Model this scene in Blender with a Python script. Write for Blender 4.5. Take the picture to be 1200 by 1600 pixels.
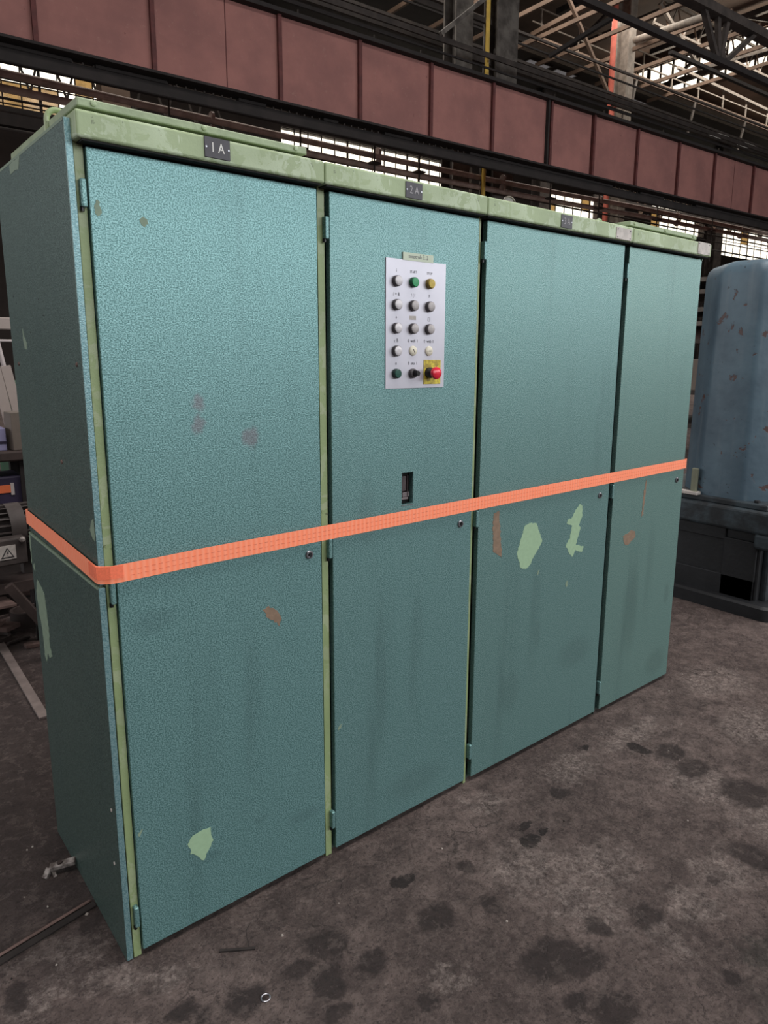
import bpy, math, random
from mathutils import Vector, Matrix
random.seed(7)
S = bpy.context.scene
COL = S.collection
PI = math.pi
for o in list(bpy.data.objects):
    bpy.data.objects.remove(o)

# ------------------------------------------------------------------ camera
cam = bpy.data.cameras.new('camera')
camo = bpy.data.objects.new('camera', cam)
COL.objects.link(camo)
yaw, pit, rol = 0.7097, -0.1946, 0.0125
f = Vector((math.sin(yaw) * math.cos(pit), math.cos(yaw) * math.cos(pit), math.sin(pit)))
r = Vector((math.cos(yaw), -math.sin(yaw), 0))
u = r.cross(f)
r2 = r * math.cos(rol) + u * math.sin(rol)
u2 = -r * math.sin(rol) + u * math.cos(rol)
M = Matrix((r2, u2, -f)).transposed().to_4x4()
M.translation = Vector((-0.5104, -1.6743, 1.5841))
camo.matrix_world = M
cam.sensor_fit = 'VERTICAL'
cam.sensor_height = 24.0
cam.lens = 1106.23 * 24.0 / 1600.0
cam.shift_x = -48.39 / 1600.0
cam.shift_y = -33.33 / 1600.0
cam.clip_end = 400
cam.clip_start = 0.05
S.camera = camo

# ------------------------------------------------------------------ world, lights, exposure
S.view_settings.view_transform = 'Standard'
S.view_settings.look = 'None'
S.view_settings.gamma = 1.0
S.view_settings.use_curve_mapping = False
S.view_settings.exposure = 0.0
w = bpy.data.worlds.new('overcast_sky')
S.world = w
w.use_nodes = True
w.node_tree.nodes['Background'].inputs[0].default_value = (1.0, 0.94, 0.84, 1)
w.node_tree.nodes['Background'].inputs[1].default_value = 5.0


def area(name, loc, rot, sx, sy, power, col):
    l = bpy.data.lights.new(name, 'AREA')
    l.shape = 'RECTANGLE'
    l.size, l.size_y, l.energy, l.color = sx, sy, power, col
    o = bpy.data.objects.new(name, l)
    o.location = loc
    o.rotation_euler = rot
    COL.objects.link(o)
    return o


# side lamp for the unseen windows behind the camera, then added fill lamps
area('unseen_side_window_lamp', (11.0, -14.0, 6.2), (math.radians(80), 0, math.radians(14)), 36, 5.5, 3350, (0.95, 0.98, 1.0))
area('left_fill_light', (-16.0, 9.0, 5.5), (math.radians(82), 0, math.radians(-118)), 18, 6, 1500, (0.97, 0.98, 1.0))  # added fill lamp, brightens the left side panels
area('overhead_fill_light', (4.0, -2.5, 12.5), (0, 0, 0), 20, 4, 2100, (1.0, 0.96, 0.93))  # added fill lamp overhead, lifts the floor and the lower doors
area('far_fill_light', (26.0, 15.5, 14.4), (0, 0, 0), 46, 5, 4200, (1.0, 0.93, 0.84))  # added fill lamp for the steelwork of the back bay

# the glazed end of the roof monitor, lit by the sky outside
area('monitor_glazing_daylight', (35.76, 16.48, 15.6), (0, math.radians(90), -0.063), 1.6, 11.5, 1500, (1.0, 0.93, 0.84))


# ------------------------------------------------------------------ materials
def lin(c):
    return tuple(((v / 255) / 12.92 if v / 255 <= 0.04045 else ((v / 255 + 0.055) / 1.055) ** 2.4) for v in c) + (1,)


class NT:
    def __init__(s, name):
        s.m = bpy.data.materials.new(name)
        s.m.use_nodes = True
        s.t = s.m.node_tree
        s.b = s.t.nodes['Principled BSDF']
        s.co = s.t.nodes.new('ShaderNodeTexCoord').outputs['Object']

    def n(s, typ, **kw):
        x = s.t.nodes.new(typ)
        for k, v in kw.items():
            setattr(x, k, v)
        return x

    def put(s, sock, v):
        if isinstance(v, bpy.types.NodeSocket):
            s.t.links.new(v, sock)
        else:
            sock.default_value = v

    def noise(s, scale, detail=3, rough=0.5, vec=None, dist=0.0):
        x = s.n('ShaderNodeTexNoise')
        s.put(x.inputs['Vector'], vec or s.co)
        x.inputs['Scale'].default_value = scale
        x.inputs['Detail'].default_value = detail
        x.inputs['Roughness'].default_value = rough
        x.inputs['Distortion'].default_value = dist
        return x.outputs['Fac']

    def ramp(s, fac, a, b):
        x = s.n('ShaderNodeMapRange')
        x.interpolation_type = 'SMOOTHSTEP'
        s.put(x.inputs[0], fac)
        x.inputs[1].default_value = a
        x.inputs[2].default_value = b
        return x.outputs[0]

    def mix(s, fac, a, b):
        x = s.n('ShaderNodeMix', data_type='RGBA')
        s.put(x.inputs[0], fac)
        s.put(x.inputs[6], a)
        s.put(x.inputs[7], b)
        return x.outputs[2]

    def math(s, op, a, b=0.0):
        x = s.n('ShaderNodeMath', operation=op)
        s.put(x.inputs[0], a)
        s.put(x.inputs[1], b)
        return x.outputs[0]

    def vm(s, op, a, b):
        x = s.n('ShaderNodeVectorMath', operation=op)
        s.put(x.inputs[0], a)
        s.put(x.inputs[1], b)
        return x.outputs['Value'] if op in ('LENGTH', 'DISTANCE') else x.outputs[0]

    def bump(s, h, strength, dist):
        x = s.n('ShaderNodeBump')
        x.inputs['Strength'].default_value = strength
        x.inputs['Distance'].default_value = dist
        s.put(x.inputs['Height'], h)
        s.t.links.new(x.outputs[0], s.b.inputs['Normal'])

    def blobs(s, L, vec, soft=0.25):
        """1 inside any of the ellipsoids (centre, radii) of L, 0 outside"""
        acc = None
        for c, rad in L:
            d = s.vm('SUBTRACT', vec, c)
            d = s.vm('MULTIPLY', d, tuple(1.0 / q for q in rad))
            q = s.vm('LENGTH', d, (0, 0, 0))
            acc = q if acc is None else s.math('MINIMUM', acc, q)
        return s.ramp(acc, 1.0 + soft, 1.0 - soft)

    def fin(s, col, rough=0.6, metal=0.0, spec=0.5):
        s.put(s.b.inputs['Base Color'], col)
        s.put(s.b.inputs['Roughness'], rough)
        s.b.inputs['Metallic'].default_value = metal
        s.b.inputs['Specular IOR Level'].default_value = spec
        return s.m


def plain(name, rgb, rough=0.6, metal=0.0, var=0.25, scale=12, bump=0.0, spec=0.4, dark=None):
    n = NT(name)
    c = lin(rgb)
    d = lin(dark) if dark else tuple(v * (1 - var) for v in c[:3]) + (1,)
    fac = n.ramp(n.noise(scale, 4, 0.6), 0.35, 0.68)
    col = n.mix(fac, d, c)
    if bump:
        n.bump(n.noise(scale * 6, 4), bump, 0.004)
    return n.fin(col, rough, metal, spec)


def hammer(name, smudges=(), streaks=True, scuffs=True, light=(130, 166, 165), dark=(78, 116, 115), mid=0.5):
    """hammer-finish enamel: dimpled, mottled blue green"""
    n = NT(name)
    nz = n.noise(290, 2.5, 0.5)
    fac = n.ramp(nz, 0.36, 0.64)
    col = n.mix(fac, lin(dark), lin(light))
    if streaks:
        sv = n.vm('MULTIPLY', n.co, (9.0, 9.0, 0.9))
        st = n.ramp(n.noise(1.0, 4, 0.6, sv), 0.50, 0.85)
        col = n.mix(n.math('MULTIPLY', st, 0.30), col, lin((62, 84, 84)))
    if scuffs:
        sc = n.ramp(n.noise(34, 5, 0.7, dist=0.6), 0.70, 0.76)
        lf = n.ramp(n.noise(2.3, 2), 0.5, 0.66)
        col = n.mix(n.math('MULTIPLY', n.math('MULTIPLY', sc, lf), 0.5), col, lin((42, 58, 60)))
    wv = n.n('ShaderNodeTexNoise')
    n.put(wv.inputs['Vector'], n.co)
    wv.inputs['Scale'].default_value = 40
    wob = n.vm('ADD', n.co, n.vm('MULTIPLY', n.vm('SUBTRACT', wv.outputs['Color'], (.5, .5, .5)), (.03, .03, .03)))
    for c, L in smudges:
        fac = n.blobs(L, wob, 0.45)
        col = n.mix(n.math('MULTIPLY', fac, 0.5 if c[0] == 120 else 0.18), col, lin(c))
    n.bump(nz, 0.42, 0.0016)
    return n.fin(col, 0.40, 0.45, 0.5)


def enamel_green(name, base, pale, dirt):
    n = NT(name)
    fac = n.ramp(n.noise(16, 5, 0.65, dist=0.8), 0.50, 0.54)
    lf = n.ramp(n.noise(3, 2), 0.34, 0.56)
    col = n.mix(n.math('MULTIPLY', fac, n.math('MULTIPLY', lf, 0.85)), lin(base), lin(pale))
    d = n.ramp(n.noise(45, 5, 0.7), 0.64, 0.70)
    col = n.mix(n.math('MULTIPLY', d, 0.75), col, lin(dirt))
    g = n.ramp(n.noise(5, 3), 0.35, 0.75)
    col = n.mix(n.math('MULTIPLY', g, 0.3), col, lin(tuple(int(v * 0.72) for v in base)))
    n.bump(n.noise(30, 5, 0.7), 0.35, 0.003)
    return n.fin(col, 0.5, 0.0, 0.45)


MT = {}
MT['header'] = enamel_green('old_pale_green_enamel', (152, 168, 130), (182, 196, 168), (74, 84, 60))
MT['frame'] = enamel_green('frame_green_enamel', (138, 154, 110), (156, 166, 134), (70, 74, 48))
MT['body'] = plain('carcass_dark_green', (52, 66, 60), 0.6, scale=6)
MT['dark'] = plain('hole_and_shade_dark', (22, 22, 22), 0.8, scale=20)  # near-black for holes and for shade painted into gaps
MT['hinge'] = hammer('hinge_hammer_enamel', streaks=False, scuffs=False)
MT['primer'] = plain('pale_green_undercoat', (150, 178, 146), 0.6, scale=60, var=0.08)
MT['filler'] = plain('brown_filler', (134, 112, 94), 0.7, scale=60, var=0.2)
MT['primer_dull'] = plain('grey_green_undercoat', (128, 146, 126), 0.6, scale=60, var=0.12)
MT['plate'] = plain('engraved_dark_plate', (58, 54, 62), 0.45, scale=40)
MT['white_ink'] = plain('white_ink', (220, 218, 214), 0.5, var=0.05)
MT['pale_ink'] = plain('worn_pale_ink', (150, 146, 150), 0.5, var=0.05)
MT['black_ink'] = plain('black_ink', (34, 34, 38), 0.6, var=0.05)
MT['grey_ink'] = plain('grey_ink', (100, 100, 106), 0.6, var=0.05)
MT['white_plate'] = plain('scratched_white_plate', (196, 188, 182), 0.55, scale=30, var=0.25)
MT['tape'] = plain('label_tape', (196, 206, 186), 0.5, var=0.06)
MT['panel'] = plain('brushed_aluminium', (196, 194, 204), 0.38, metal=0.35, var=0.08, scale=5)
MT['chrome'] = plain('dull_chrome', (150, 150, 156), 0.3, metal=0.8, var=0.2, scale=80)
MT['ring'] = plain('grey_metal_collar', (84, 80, 82), 0.35, metal=0.6, var=0.3, scale=60)
MT['cap_clear'] = plain('clear_grey_button', (202, 198, 202), 0.25, var=0.08, scale=60, spec=0.6)
MT['cap_dull'] = plain('dull_grey_button', (172, 166, 166), 0.35, var=0.15, scale=80)
MT['cap_green'] = plain('green_button', (22, 140, 84), 0.35, var=0.15, scale=60)
MT['cap_yellow'] = plain('yellow_button', (190, 164, 62), 0.4, var=0.2, scale=60)
MT['cap_dark'] = plain('dark_green_button', (36, 78, 68), 0.3, var=0.2, scale=60)
MT['cream'] = plain('cream_plastic', (214, 208, 190), 0.35, var=0.06, scale=60)
MT['black'] = plain('black_plastic', (20, 18, 20), 0.35, var=0.2, scale=60)
MT['red'] = plain('red_plastic', (222, 40, 62), 0.25, var=0.1, scale=60, spec=0.6)
MT['yellow'] = plain('worn_yellow_plate', (214, 196, 66), 0.5, scale=70, dark=(150, 130, 50))
MT['girder'] = None
MT['darksteel'] = plain('sooty_steel', (62, 54, 50), 0.8, scale=3, var=0.5)
MT['blacksteel'] = plain('black_sooty_steel', (34, 28, 27), 0.85, scale=3, var=0.4)
MT['greysteel'] = plain('grey_painted_steel', (104, 98, 92), 0.8, scale=2.5, dark=(66, 60, 56), bump=0.3)
MT['pipe'] = plain('dusty_brown_pipe', (172, 150, 140), 0.6, scale=4, var=0.35)
MT['yellowpipe'] = plain('yellow_gas_pipe', (202, 166, 72), 0.55, scale=6, var=0.15)
MT['redpipe'] = plain('red_fire_pipe', (176, 88, 72), 0.6, scale=6, var=0.2)
MT['palesteel'] = plain('pale_dusty_steel', (128, 118, 108), 0.75, scale=5, var=0.35)
MT['browndeck'] = plain('brown_dusty_steel', (104, 84, 70), 0.8, scale=1.5, var=0.35)
MT['wall'] = plain('sooty_wall', (58, 50, 47), 0.9, scale=0.4, var=0.4)
MT['roof'] = plain('brown_roof_deck', (86, 68, 58), 0.9, scale=0.5, var=0.45)
MT['grey_roof'] = plain('grey_rooflight_sheet', (150, 146, 146), 0.7, scale=3, var=0.3)
MT['steelbar'] = plain('pale_flat_steel', (128, 116, 112), 0.55, metal=0.2, scale=14, var=0.25)
MT['rust'] = plain('rusty_scrap', (112, 90, 84), 0.8, scale=9, var=0.45, bump=0.4)
MT['scrapdark'] = plain('dark_oily_scrap', (64, 52, 49), 0.7, scale=9, var=0.4)
MT['beige'] = plain('beige_board', (150, 138, 132), 0.8, scale=4, var=0.12)
MT['boxboard'] = plain('grey_brown_cardboard', (110, 100, 92), 0.85, scale=6, var=0.15)
MT['whiteframe'] = plain('white_tube', (178, 168, 166), 0.5, scale=8, var=0.15)
MT['greenmachine'] = plain('dark_green_machine', (40, 84, 58), 0.5, scale=6, var=0.3)
MT['motor'] = plain('dusty_motor_casting', (70, 62, 60), 0.65, scale=14, var=0.35)
MT['purple'] = plain('dark_violet_crate', (46, 38, 62), 0.6, scale=8, var=0.3)
MT['orangeband'] = plain('orange_band', (214, 108, 66), 0.6, var=0.1)
MT['lilac'] = plain('lilac_carton', (140, 136, 170), 0.6, var=0.15, scale=20)
MT['bracket'] = plain('white_crusted_steel', (158, 150, 146), 0.7, scale=40, dark=(76, 66, 62))
MT['stone'] = plain('pale_chip', (168, 158, 150), 0.9, scale=30, var=0.3)
MT['darkbit'] = plain('dark_grit', (40, 34, 32), 0.9, scale=30, var=0.3)
MT['bulb'] = plain('grey_dial', (120, 112, 104), 0.35, scale=20, var=0.3)


def girder_paint():
    n = NT('oxide_red_girder_paint')
    col = n.mix(n.ramp(n.noise(1.1, 4, 0.6), 0.3, 0.7), lin((118, 80, 76)), lin((136, 92, 86)))
    sp = n.ramp(n.noise(9, 7, 0.8), 0.56, 0.70)
    col = n.mix(n.math('MULTIPLY', sp, 0.5), col, lin((148, 118, 108)))
    sp2 = n.ramp(n.noise(7, 4, 0.7, n.vm('ADD', n.co, (3.3, 1, 2))), 0.66, 0.72)
    col = n.mix(n.math('MULTIPLY', sp2, 0.6), col, lin((66, 34, 32)))
    n.bump(n.noise(40, 3), 0.2, 0.01)
    return n.fin(col, 0.75, 0, 0.3)


MT['girder'] = girder_paint()
MT['stiffener'] = plain('dark_oxide_red', (84, 40, 38), 0.75, scale=6, var=0.35)


def strap_mat():
    n = NT('orange_polyester_webbing')
    wv = n.n('ShaderNodeTexWave')
    wv.wave_type = 'BANDS'
    wv.bands_direction = 'DIAGONAL'
    n.put(wv.inputs['Vector'], n.vm('MULTIPLY', n.co, (1, 1, 0.0)))
    wv.inputs['Scale'].default_value = 42
    col = n.mix(n.math('MULTIPLY', wv.outputs['Fac'], 0.35), lin((255, 140, 102)), lin((255, 178, 150)))
    n.bump(wv.outputs['Fac'], 0.3, 0.001)
    return n.fin(col, 0.7, 0, 0.3)


MT['strap'] = strap_mat()
MT['stitch'] = plain('dark_stitching', (206, 104, 76), 0.8, var=0.2)


def blue_machine():
    n = NT('scuffed_blue_enamel')
    co = n.co
    col = n.mix(n.ramp(n.noise(2.2, 4, 0.6), 0.3, 0.7), lin((66, 84, 97)), lin((86, 108, 121)))
    sv = n.vm('MULTIPLY', co, (14, 14, 1.2))
    col = n.mix(n.math('MULTIPLY', n.ramp(n.noise(1, 4, .6, sv), .5, .8), 0.35), col, lin((112, 122, 128)))
    worn = n.ramp(n.noise(9, 6, 0.65, dist=0.5), 0.63, 0.65)
    col = n.mix(worn, col, lin((78, 58, 56)))
    dk = n.ramp(n.noise(26, 5, 0.7), 0.66, 0.70)
    col = n.mix(n.math('MULTIPLY', dk, 0.8), col, lin((36, 40, 44)))
    n.bump(n.math('SUBTRACT', n.noise(14, 4), n.math('MULTIPLY', worn, 0.4)), 0.4, 0.006)
    return n.fin(col, 0.5, 0.0, 0.5)


MT['blue'] = blue_machine()
MT['bluedark'] = plain('oily_blue_casting', (54, 64, 70), 0.6, scale=7, dark=(32, 35, 38), bump=0.4)
MT['nearblack'] = plain('oily_black_casting', (32, 33, 36), 0.6, scale=7, var=0.35, bump=0.3)

DK = [(0.863, -0.645, 0.093, 0.062), (0.89, -0.843, 0.067, 0.045), (0.82, -0.778, 0.028, 0.033), (0.706, -0.357, 0.055, 0.056), (0.477, -0.372, 0.05, 0.035), (0.412, -0.253, 0.052, 0.049), (1.195, -0.707, 0.056, 0.045), (1.059, -0.651, 0.033, 0.043), (1.995, -0.577, 0.087, 0.091), (1.982, -0.365, 0.077, 0.058), (0.912, -0.254, 0.023, 0.031), (0.862, -0.411, 0.028, 0.033), (1.443, -0.169, 0.036, 0.035), (0.525, -0.553, 0.028, 0.021), (0.353, -0.359, 0.048, 0.055), (1.116, -1.122, 0.056, 0.045), (0.326, -0.449, 0.037, 0.03), (1.205, -0.962, 0.031, 0.027), (2.013, -0.244, 0.063, 0.061), (1.689, -0.769, 0.051, 0.08), (0.162, -0.285, 0.053, 0.044), (0.062, -0.258, 0.019, 0.022), (0.025, -0.218, 0.039, 0.022), (-0.29, 0.064, 0.026, 0.048), (0.314, -0.277, 0.05, 0.033), (0.93, -0.70, 0.07, 0.05)]
DKK = [(0.712, -0.186, 0.046, 0.024), (1.927, -0.155, 0.036, 0.05), (1.164, -0.285, 0.040, 0.028), (1.201, -0.226, 0.036, 0.015), (1.235, -0.275, 0.022, 0.014), (1.75, -0.02, 0.02, 0.02)]
WT = [(1.076, -0.379, 0.096, 0.084), (1.099, -0.568, 0.08, 0.077), (1.919, -0.449, 0.089, 0.106), (1.182, -0.771, 0.033, 0.086), (1.36, -0.764, 0.058, 0.05), (2.012, -0.06, 0.151, 0.045), (1.593, -0.086, 0.092, 0.047), (1.912, -0.689, 0.083, 0.072), (1.541, -0.741, 0.074, 0.057), (1.163, -0.053, 0.055, 0.035), (0.608, -0.512, 0.04, 0.023), (-0.082, -0.021, 0.04, 0.041), (-0.145, 0.172, 0.064, 0.028), (-0.267, 0.175, 0.041, 0.018), (-0.245, 0.027, 0.052, 0.033), (-0.027, -0.056, 0.028, 0.017), (0.037, -0.109, 0.041, 0.025), (-0.133, 0.095, 0.055, 0.027), (2.75, 0.0, 0.14, 0.1), (2.5, -0.35, 0.14, 0.1), (1.25, -0.50, 0.10, 0.07)]


def floor_mat():
    n = NT('oil_stained_concrete')
    co = n.co
    wv = n.n('ShaderNodeTexNoise')
    n.put(wv.inputs['Vector'], co)
    wv.inputs['Scale'].default_value = 16
    wv.inputs['Detail'].default_value = 6
    wv.inputs['Roughness'].default_value = 0.7
    wob = n.vm('ADD', co, n.vm('MULTIPLY', n.vm('SUBTRACT', wv.outputs['Color'], (.5, .5, .5)), (.085, .085, 0)))
    wob2 = n.vm('ADD', co, n.vm('MULTIPLY', n.vm('SUBTRACT', wv.outputs['Color'], (.5, .5, .5)), (.30, .30, 0)))
    big = n.ramp(n.noise(1.5, 5, 0.6, dist=0.4), 0.35, 0.68)
    col = n.mix(big, lin((102, 87, 83)), lin((142, 124, 118)))
    med = n.ramp(n.noise(9, 6, 0.65, dist=0.5), 0.40, 0.62)
    col = n.mix(n.math('MULTIPLY', med, 0.55), col, lin((80, 67, 65)))
    fine = n.noise(75, 5, 0.75)
    col = n.mix(n.math('MULTIPLY', n.ramp(fine, 0.46, 0.66), 0.38), col, lin((140, 125, 120)))
    col = n.mix(n.math('MULTIPLY', n.ramp(n.noise(120, 4, .7), 0.54, 0.66), 0.6), col, lin((58, 47, 45)))
    col = n.mix(n.math('MULTIPLY', n.ramp(n.noise(60, 6, .8, n.vm('ADD', co, (9, 1, 0))), 0.62, 0.68), 0.6), col, lin((166, 152, 146)))
    wt = n.blobs([((x, y, 0), (a * 1.3, b * 1.3, 9)) for x, y, a, b in WT], wob2, 0.5)
    wsp = n.ramp(n.noise(48, 8, 0.85, dist=0.2), 0.40, 0.62)
    col = n.mix(n.math('MULTIPLY', n.math('MULTIPLY', wt, wsp), 0.72), col, lin((190, 174, 166)))
    wall2 = n.ramp(n.noise(3.1, 5, 0.65, n.vm('ADD', co, (5, 2, 0))), 0.60, 0.72)
    col = n.mix(n.math('MULTIPLY', n.math('MULTIPLY', wall2, wsp), 0.3), col, lin((170, 154, 146)))
    dk = n.blobs([((x, y, 0), (a, b, 9)) for x, y, a, b in DK], wob, 0.28)
    dk = n.math('MULTIPLY', dk, n.ramp(n.noise(26, 6, 0.8), 0.26, 0.44))
    col = n.mix(n.math('MULTIPLY', dk, 0.80), col, lin((50, 38, 37)))
    dkk = n.blobs([((x, y, 0), (a, b, 9)) for x, y, a, b in DKK], wob, 0.12)
    col = n.mix(n.math('MULTIPLY', dkk, 0.85), col, lin((24, 17, 17)))
    sp = n.ramp(n.noise(6.5, 4, 0.6, n.vm('ADD', co, (1.7, 8, 0))), 0.62, 0.70)
    col = n.mix(n.math('MULTIPLY', sp, 0.55), col, lin((56, 45, 43)))
    mold = n.blobs([((1.28, -1.15, 0), (0.12, 0.14, 9)), ((1.36, -0.98, 0), (0.07, 0.06, 9))], wob2, 0.5)
    col = n.mix(n.math('MULTIPLY', mold, 0.5), col, lin((50, 56, 48)))
    # the ground behind the cabinets is toned darker
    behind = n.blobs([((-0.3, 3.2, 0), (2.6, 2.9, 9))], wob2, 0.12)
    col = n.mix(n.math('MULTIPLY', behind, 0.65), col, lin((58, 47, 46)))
    hz = n.noise(12, 10, 0.8, dist=0.5)
    col = n.mix(n.math('MULTIPLY', n.ramp(hz, 0.52, 0.38), 0.4), col, lin((66, 54, 52)))
    col = n.mix(n.math('MULTIPLY', n.ramp(hz, 0.56, 0.68), 0.35), col, lin((150, 134, 128)))
    s1 = n.ramp(n.noise(17, 9, 0.78, n.vm('ADD', co, (3, 3, 0)), dist=0.3), 0.485, 0.455)
    s2 = n.ramp(n.noise(17, 9, 0.78, n.vm('ADD', co, (7, 1, 0)), dist=0.3), 0.535, 0.57)
    s3 = n.ramp(n.noise(60, 7, 0.8, n.vm('ADD', co, (2, 6, 0))), 0.45, 0.40)
    col = n.mix(n.math('MULTIPLY', s1, 0.30), col, lin((70, 57, 55)))
    col = n.mix(n.math('MULTIPLY', s2, 0.22), col, lin((158, 141, 134)))
    col = n.mix(n.math('MULTIPLY', s3, 0.5), col, lin((50, 41, 40)))
    h = n.math('ADD', n.math('MULTIPLY', hz, 0.9), n.math('ADD', n.math('MULTIPLY', fine, 0.3), n.math('MULTIPLY', n.math('ADD', s1, s3), -0.06)))
    cr = n.n('ShaderNodeTexVoronoi', feature='DISTANCE_TO_EDGE')
    n.put(cr.inputs['Vector'], wob)
    cr.inputs['Scale'].default_value = 7
    crk = n.math('MULTIPLY', n.ramp(cr.outputs['Distance'], 0.022, 0.0), n.ramp(n.noise(3, 2), 0.58, 0.68))
    col = n.mix(n.math('MULTIPLY', crk, 0.4), col, lin((52, 43, 41)))
    h = n.math('SUBTRACT', h, n.math('MULTIPLY', crk, 0.3))
    n.bump(h, 1.0, 0.05)
    rough = n.math('SUBTRACT', 0.8, n.math('MULTIPLY', dk, 0.18))
    return n.fin(col, rough, 0, 0.35)


def pane_mat(name, tint, refl=0.06):
    n = NT(name)
    t = n.t
    tr = n.n('ShaderNodeBsdfTransparent')
    gl = n.n('ShaderNodeBsdfGlossy')
    gl.inputs['Roughness'].default_value = 0.15
    mx = n.n('ShaderNodeMixShader')
    mx.inputs[0].default_value = refl
    col = n.mix(n.ramp(n.noise(3, 4, .6), .3, .8), tint + (1,), tuple(v * 0.7 for v in tint) + (1,))
    t.links.new(col, tr.inputs[0])
    t.links.new(tr.outputs[0], mx.inputs[1])
    t.links.new(gl.outputs[0], mx.inputs[2])
    t.links.new(mx.outputs[0], t.nodes['Material Output'].inputs[0])
    return n.m


MT['pane'] = pane_mat('dusty_glass', (0.8, 0.78, 0.74))
MT['pane_yellow'] = pane_mat('yellowed_glass', (0.32, 0.25, 0.15))


# ------------------------------------------------------------------ mesh helpers
class MB:
    def __init__(s):
        s.v, s.f, s.mi, s.cur = [], [], [], 0

    def add(s, vs, fs):
        b = len(s.v)
        s.v += [tuple(p) for p in vs]
        s.f += [tuple(b + i for i in q) for q in fs]
        s.mi += [s.cur] * len(fs)
        return s

    def box(s, x0, x1, y0, y1, z0, z1):
        vs = [(x, y, z) for z in (z0, z1) for y in (y0, y1) for x in (x0, x1)]
        return s.add(vs, [(0, 2, 3, 1), (4, 5, 7, 6), (0, 1, 5, 4), (2, 6, 7, 3), (0, 4, 6, 2), (1, 3, 7, 5)])

    def bar(s, p, q, w, h, up=(0, 0, 1)):
        """rectangular bar from p to q, w wide sideways, h along up"""
        p, q = Vector(p), Vector(q)
        d = (q - p).normalized()
        upv = Vector(up)
        if abs(d.dot(upv)) > 0.97:
            upv = Vector((0, 1, 0))
        sd = d.cross(upv).normalized() * w / 2
        uu = sd.cross(d).normalized() * h / 2
        vs = [e + a * sd + b * uu for e in (p, q) for a, b in ((-1, -1), (1, -1), (1, 1), (-1, 1))]
        return s.add(vs, [(0, 1, 2, 3), (4, 7, 6, 5), (0, 4, 5, 1), (1, 5, 6, 2), (2, 6, 7, 3), (3, 7, 4, 0)])

    def tube(s, pts, rad, n=10, closed=False):
        pts = [Vector(p) for p in pts]
        rr = rad if isinstance(rad, (list, tuple)) else [rad] * len(pts)
        L = len(pts)
        vs, prev = [], None
        for i, p in enumerate(pts):
            if closed:
                d = (pts[(i + 1) % L] - pts[i - 1]).normalized()
            else:
                d = (pts[min(i + 1, L - 1)] - pts[max(i - 1, 0)]).normalized()
            a = prev if prev is not None else (Vector((0, 0, 1)) if abs(d.z) < 0.9 else Vector((1, 0, 0)))
            a = (a - d * a.dot(d)).normalized()
            prev = a
            b = d.cross(a)
            vs += [p + (a * math.cos(2 * PI * k / n) + b * math.sin(2 * PI * k / n)) * rr[i] for k in range(n)]
        fs = []
        for i in range(L if closed else L - 1):
            j = (i + 1) % L
            fs += [(i * n + k, i * n + (k + 1) % n, j * n + (k + 1) % n, j * n + k) for k in range(n)]
        if not closed:
            fs += [tuple(reversed(range(n))), tuple((L - 1) * n + k for k in range(n))]
        return s.add(vs, fs)

    def lathe(s, c, ax, prof, n=24):
        """prof = [(distance along ax, radius)], closed with discs"""
        c, ax = Vector(c), Vector(ax).normalized()
        a = ax.orthogonal().normalized()
        b = ax.cross(a)
        vs = []
        for h, q in prof:
            vs += [c + ax * h + (a * math.cos(2 * PI * k / n) + b * math.sin(2 * PI * k / n)) * q for k in range(n)]
        fs = []
        for i in range(len(prof) - 1):
            fs += [(i * n + k, i * n + (k + 1) % n, (i + 1) * n + (k + 1) % n, (i + 1) * n + k) for k in range(n)]
        fs += [tuple(reversed(range(n))), tuple((len(prof) - 1) * n + k for k in range(n))]
        return s.add(vs, fs)

    def prism(s, poly, f0, f1):
        """poly of 2-D points, f0/f1 map a 2-D point to the two end faces"""
        n = len(poly)
        vs = [f0(*p) for p in poly] + [f1(*p) for p in poly]
        fs = [tuple(range(n)), tuple(reversed(range(n, 2 * n)))] + [(i, i + n, (i + 1) % n + n, (i + 1) % n) for i in range(n)]
        return s.add(vs, fs)

    def build(s, name, mat=None, parent=None, loc=None, bevel=0, seg=2, smooth=False, rot=None):
        me = bpy.data.meshes.new(name)
        me.from_pydata(s.v, [], s.f)
        for m in (mat if isinstance(mat, list) else [mat]):
            if m:
                me.materials.append(m)
        if any(s.mi):
            me.polygons.foreach_set('material_index', s.mi)
        import bmesh
        bm = bmesh.new()
        bm.from_mesh(me)
        bmesh.ops.recalc_face_normals(bm, faces=bm.faces)
        bm.to_mesh(me)
        bm.free()
        if smooth:
            me.shade_smooth()
            try:
                me.set_sharp_from_angle(angle=math.radians(38))
            except Exception:
                pass
        o = bpy.data.objects.new(name, me)
        COL.objects.link(o)
        if parent:
            o.parent = parent
        if loc:
            o.location = loc
        if rot:
            o.rotation_euler = rot
        if bevel:
            b = o.modifiers.new('bevel', 'BEVEL')
            b.width = bevel
            b.segments = seg
            b.limit_method = 'ANGLE'
            b.angle_limit = math.radians(35)
            b.harden_normals = False
        return o


def tag(o, label, cat, group=None, kind=None):
    o['label'] = label
    o['category'] = cat
    if group:
        o['group'] = group
    if kind:
        o['kind'] = kind
    return o


def empty(name, loc, label=None, cat=None, group=None, rz=0.0, kind=None):
    o = bpy.data.objects.new(name, None)
    o.empty_display_size = 0.1
    o.location = loc
    o.rotation_euler = (0, 0, rz)
    COL.objects.link(o)
    if label:
        tag(o, label, cat, group, kind)
    return o


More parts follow.
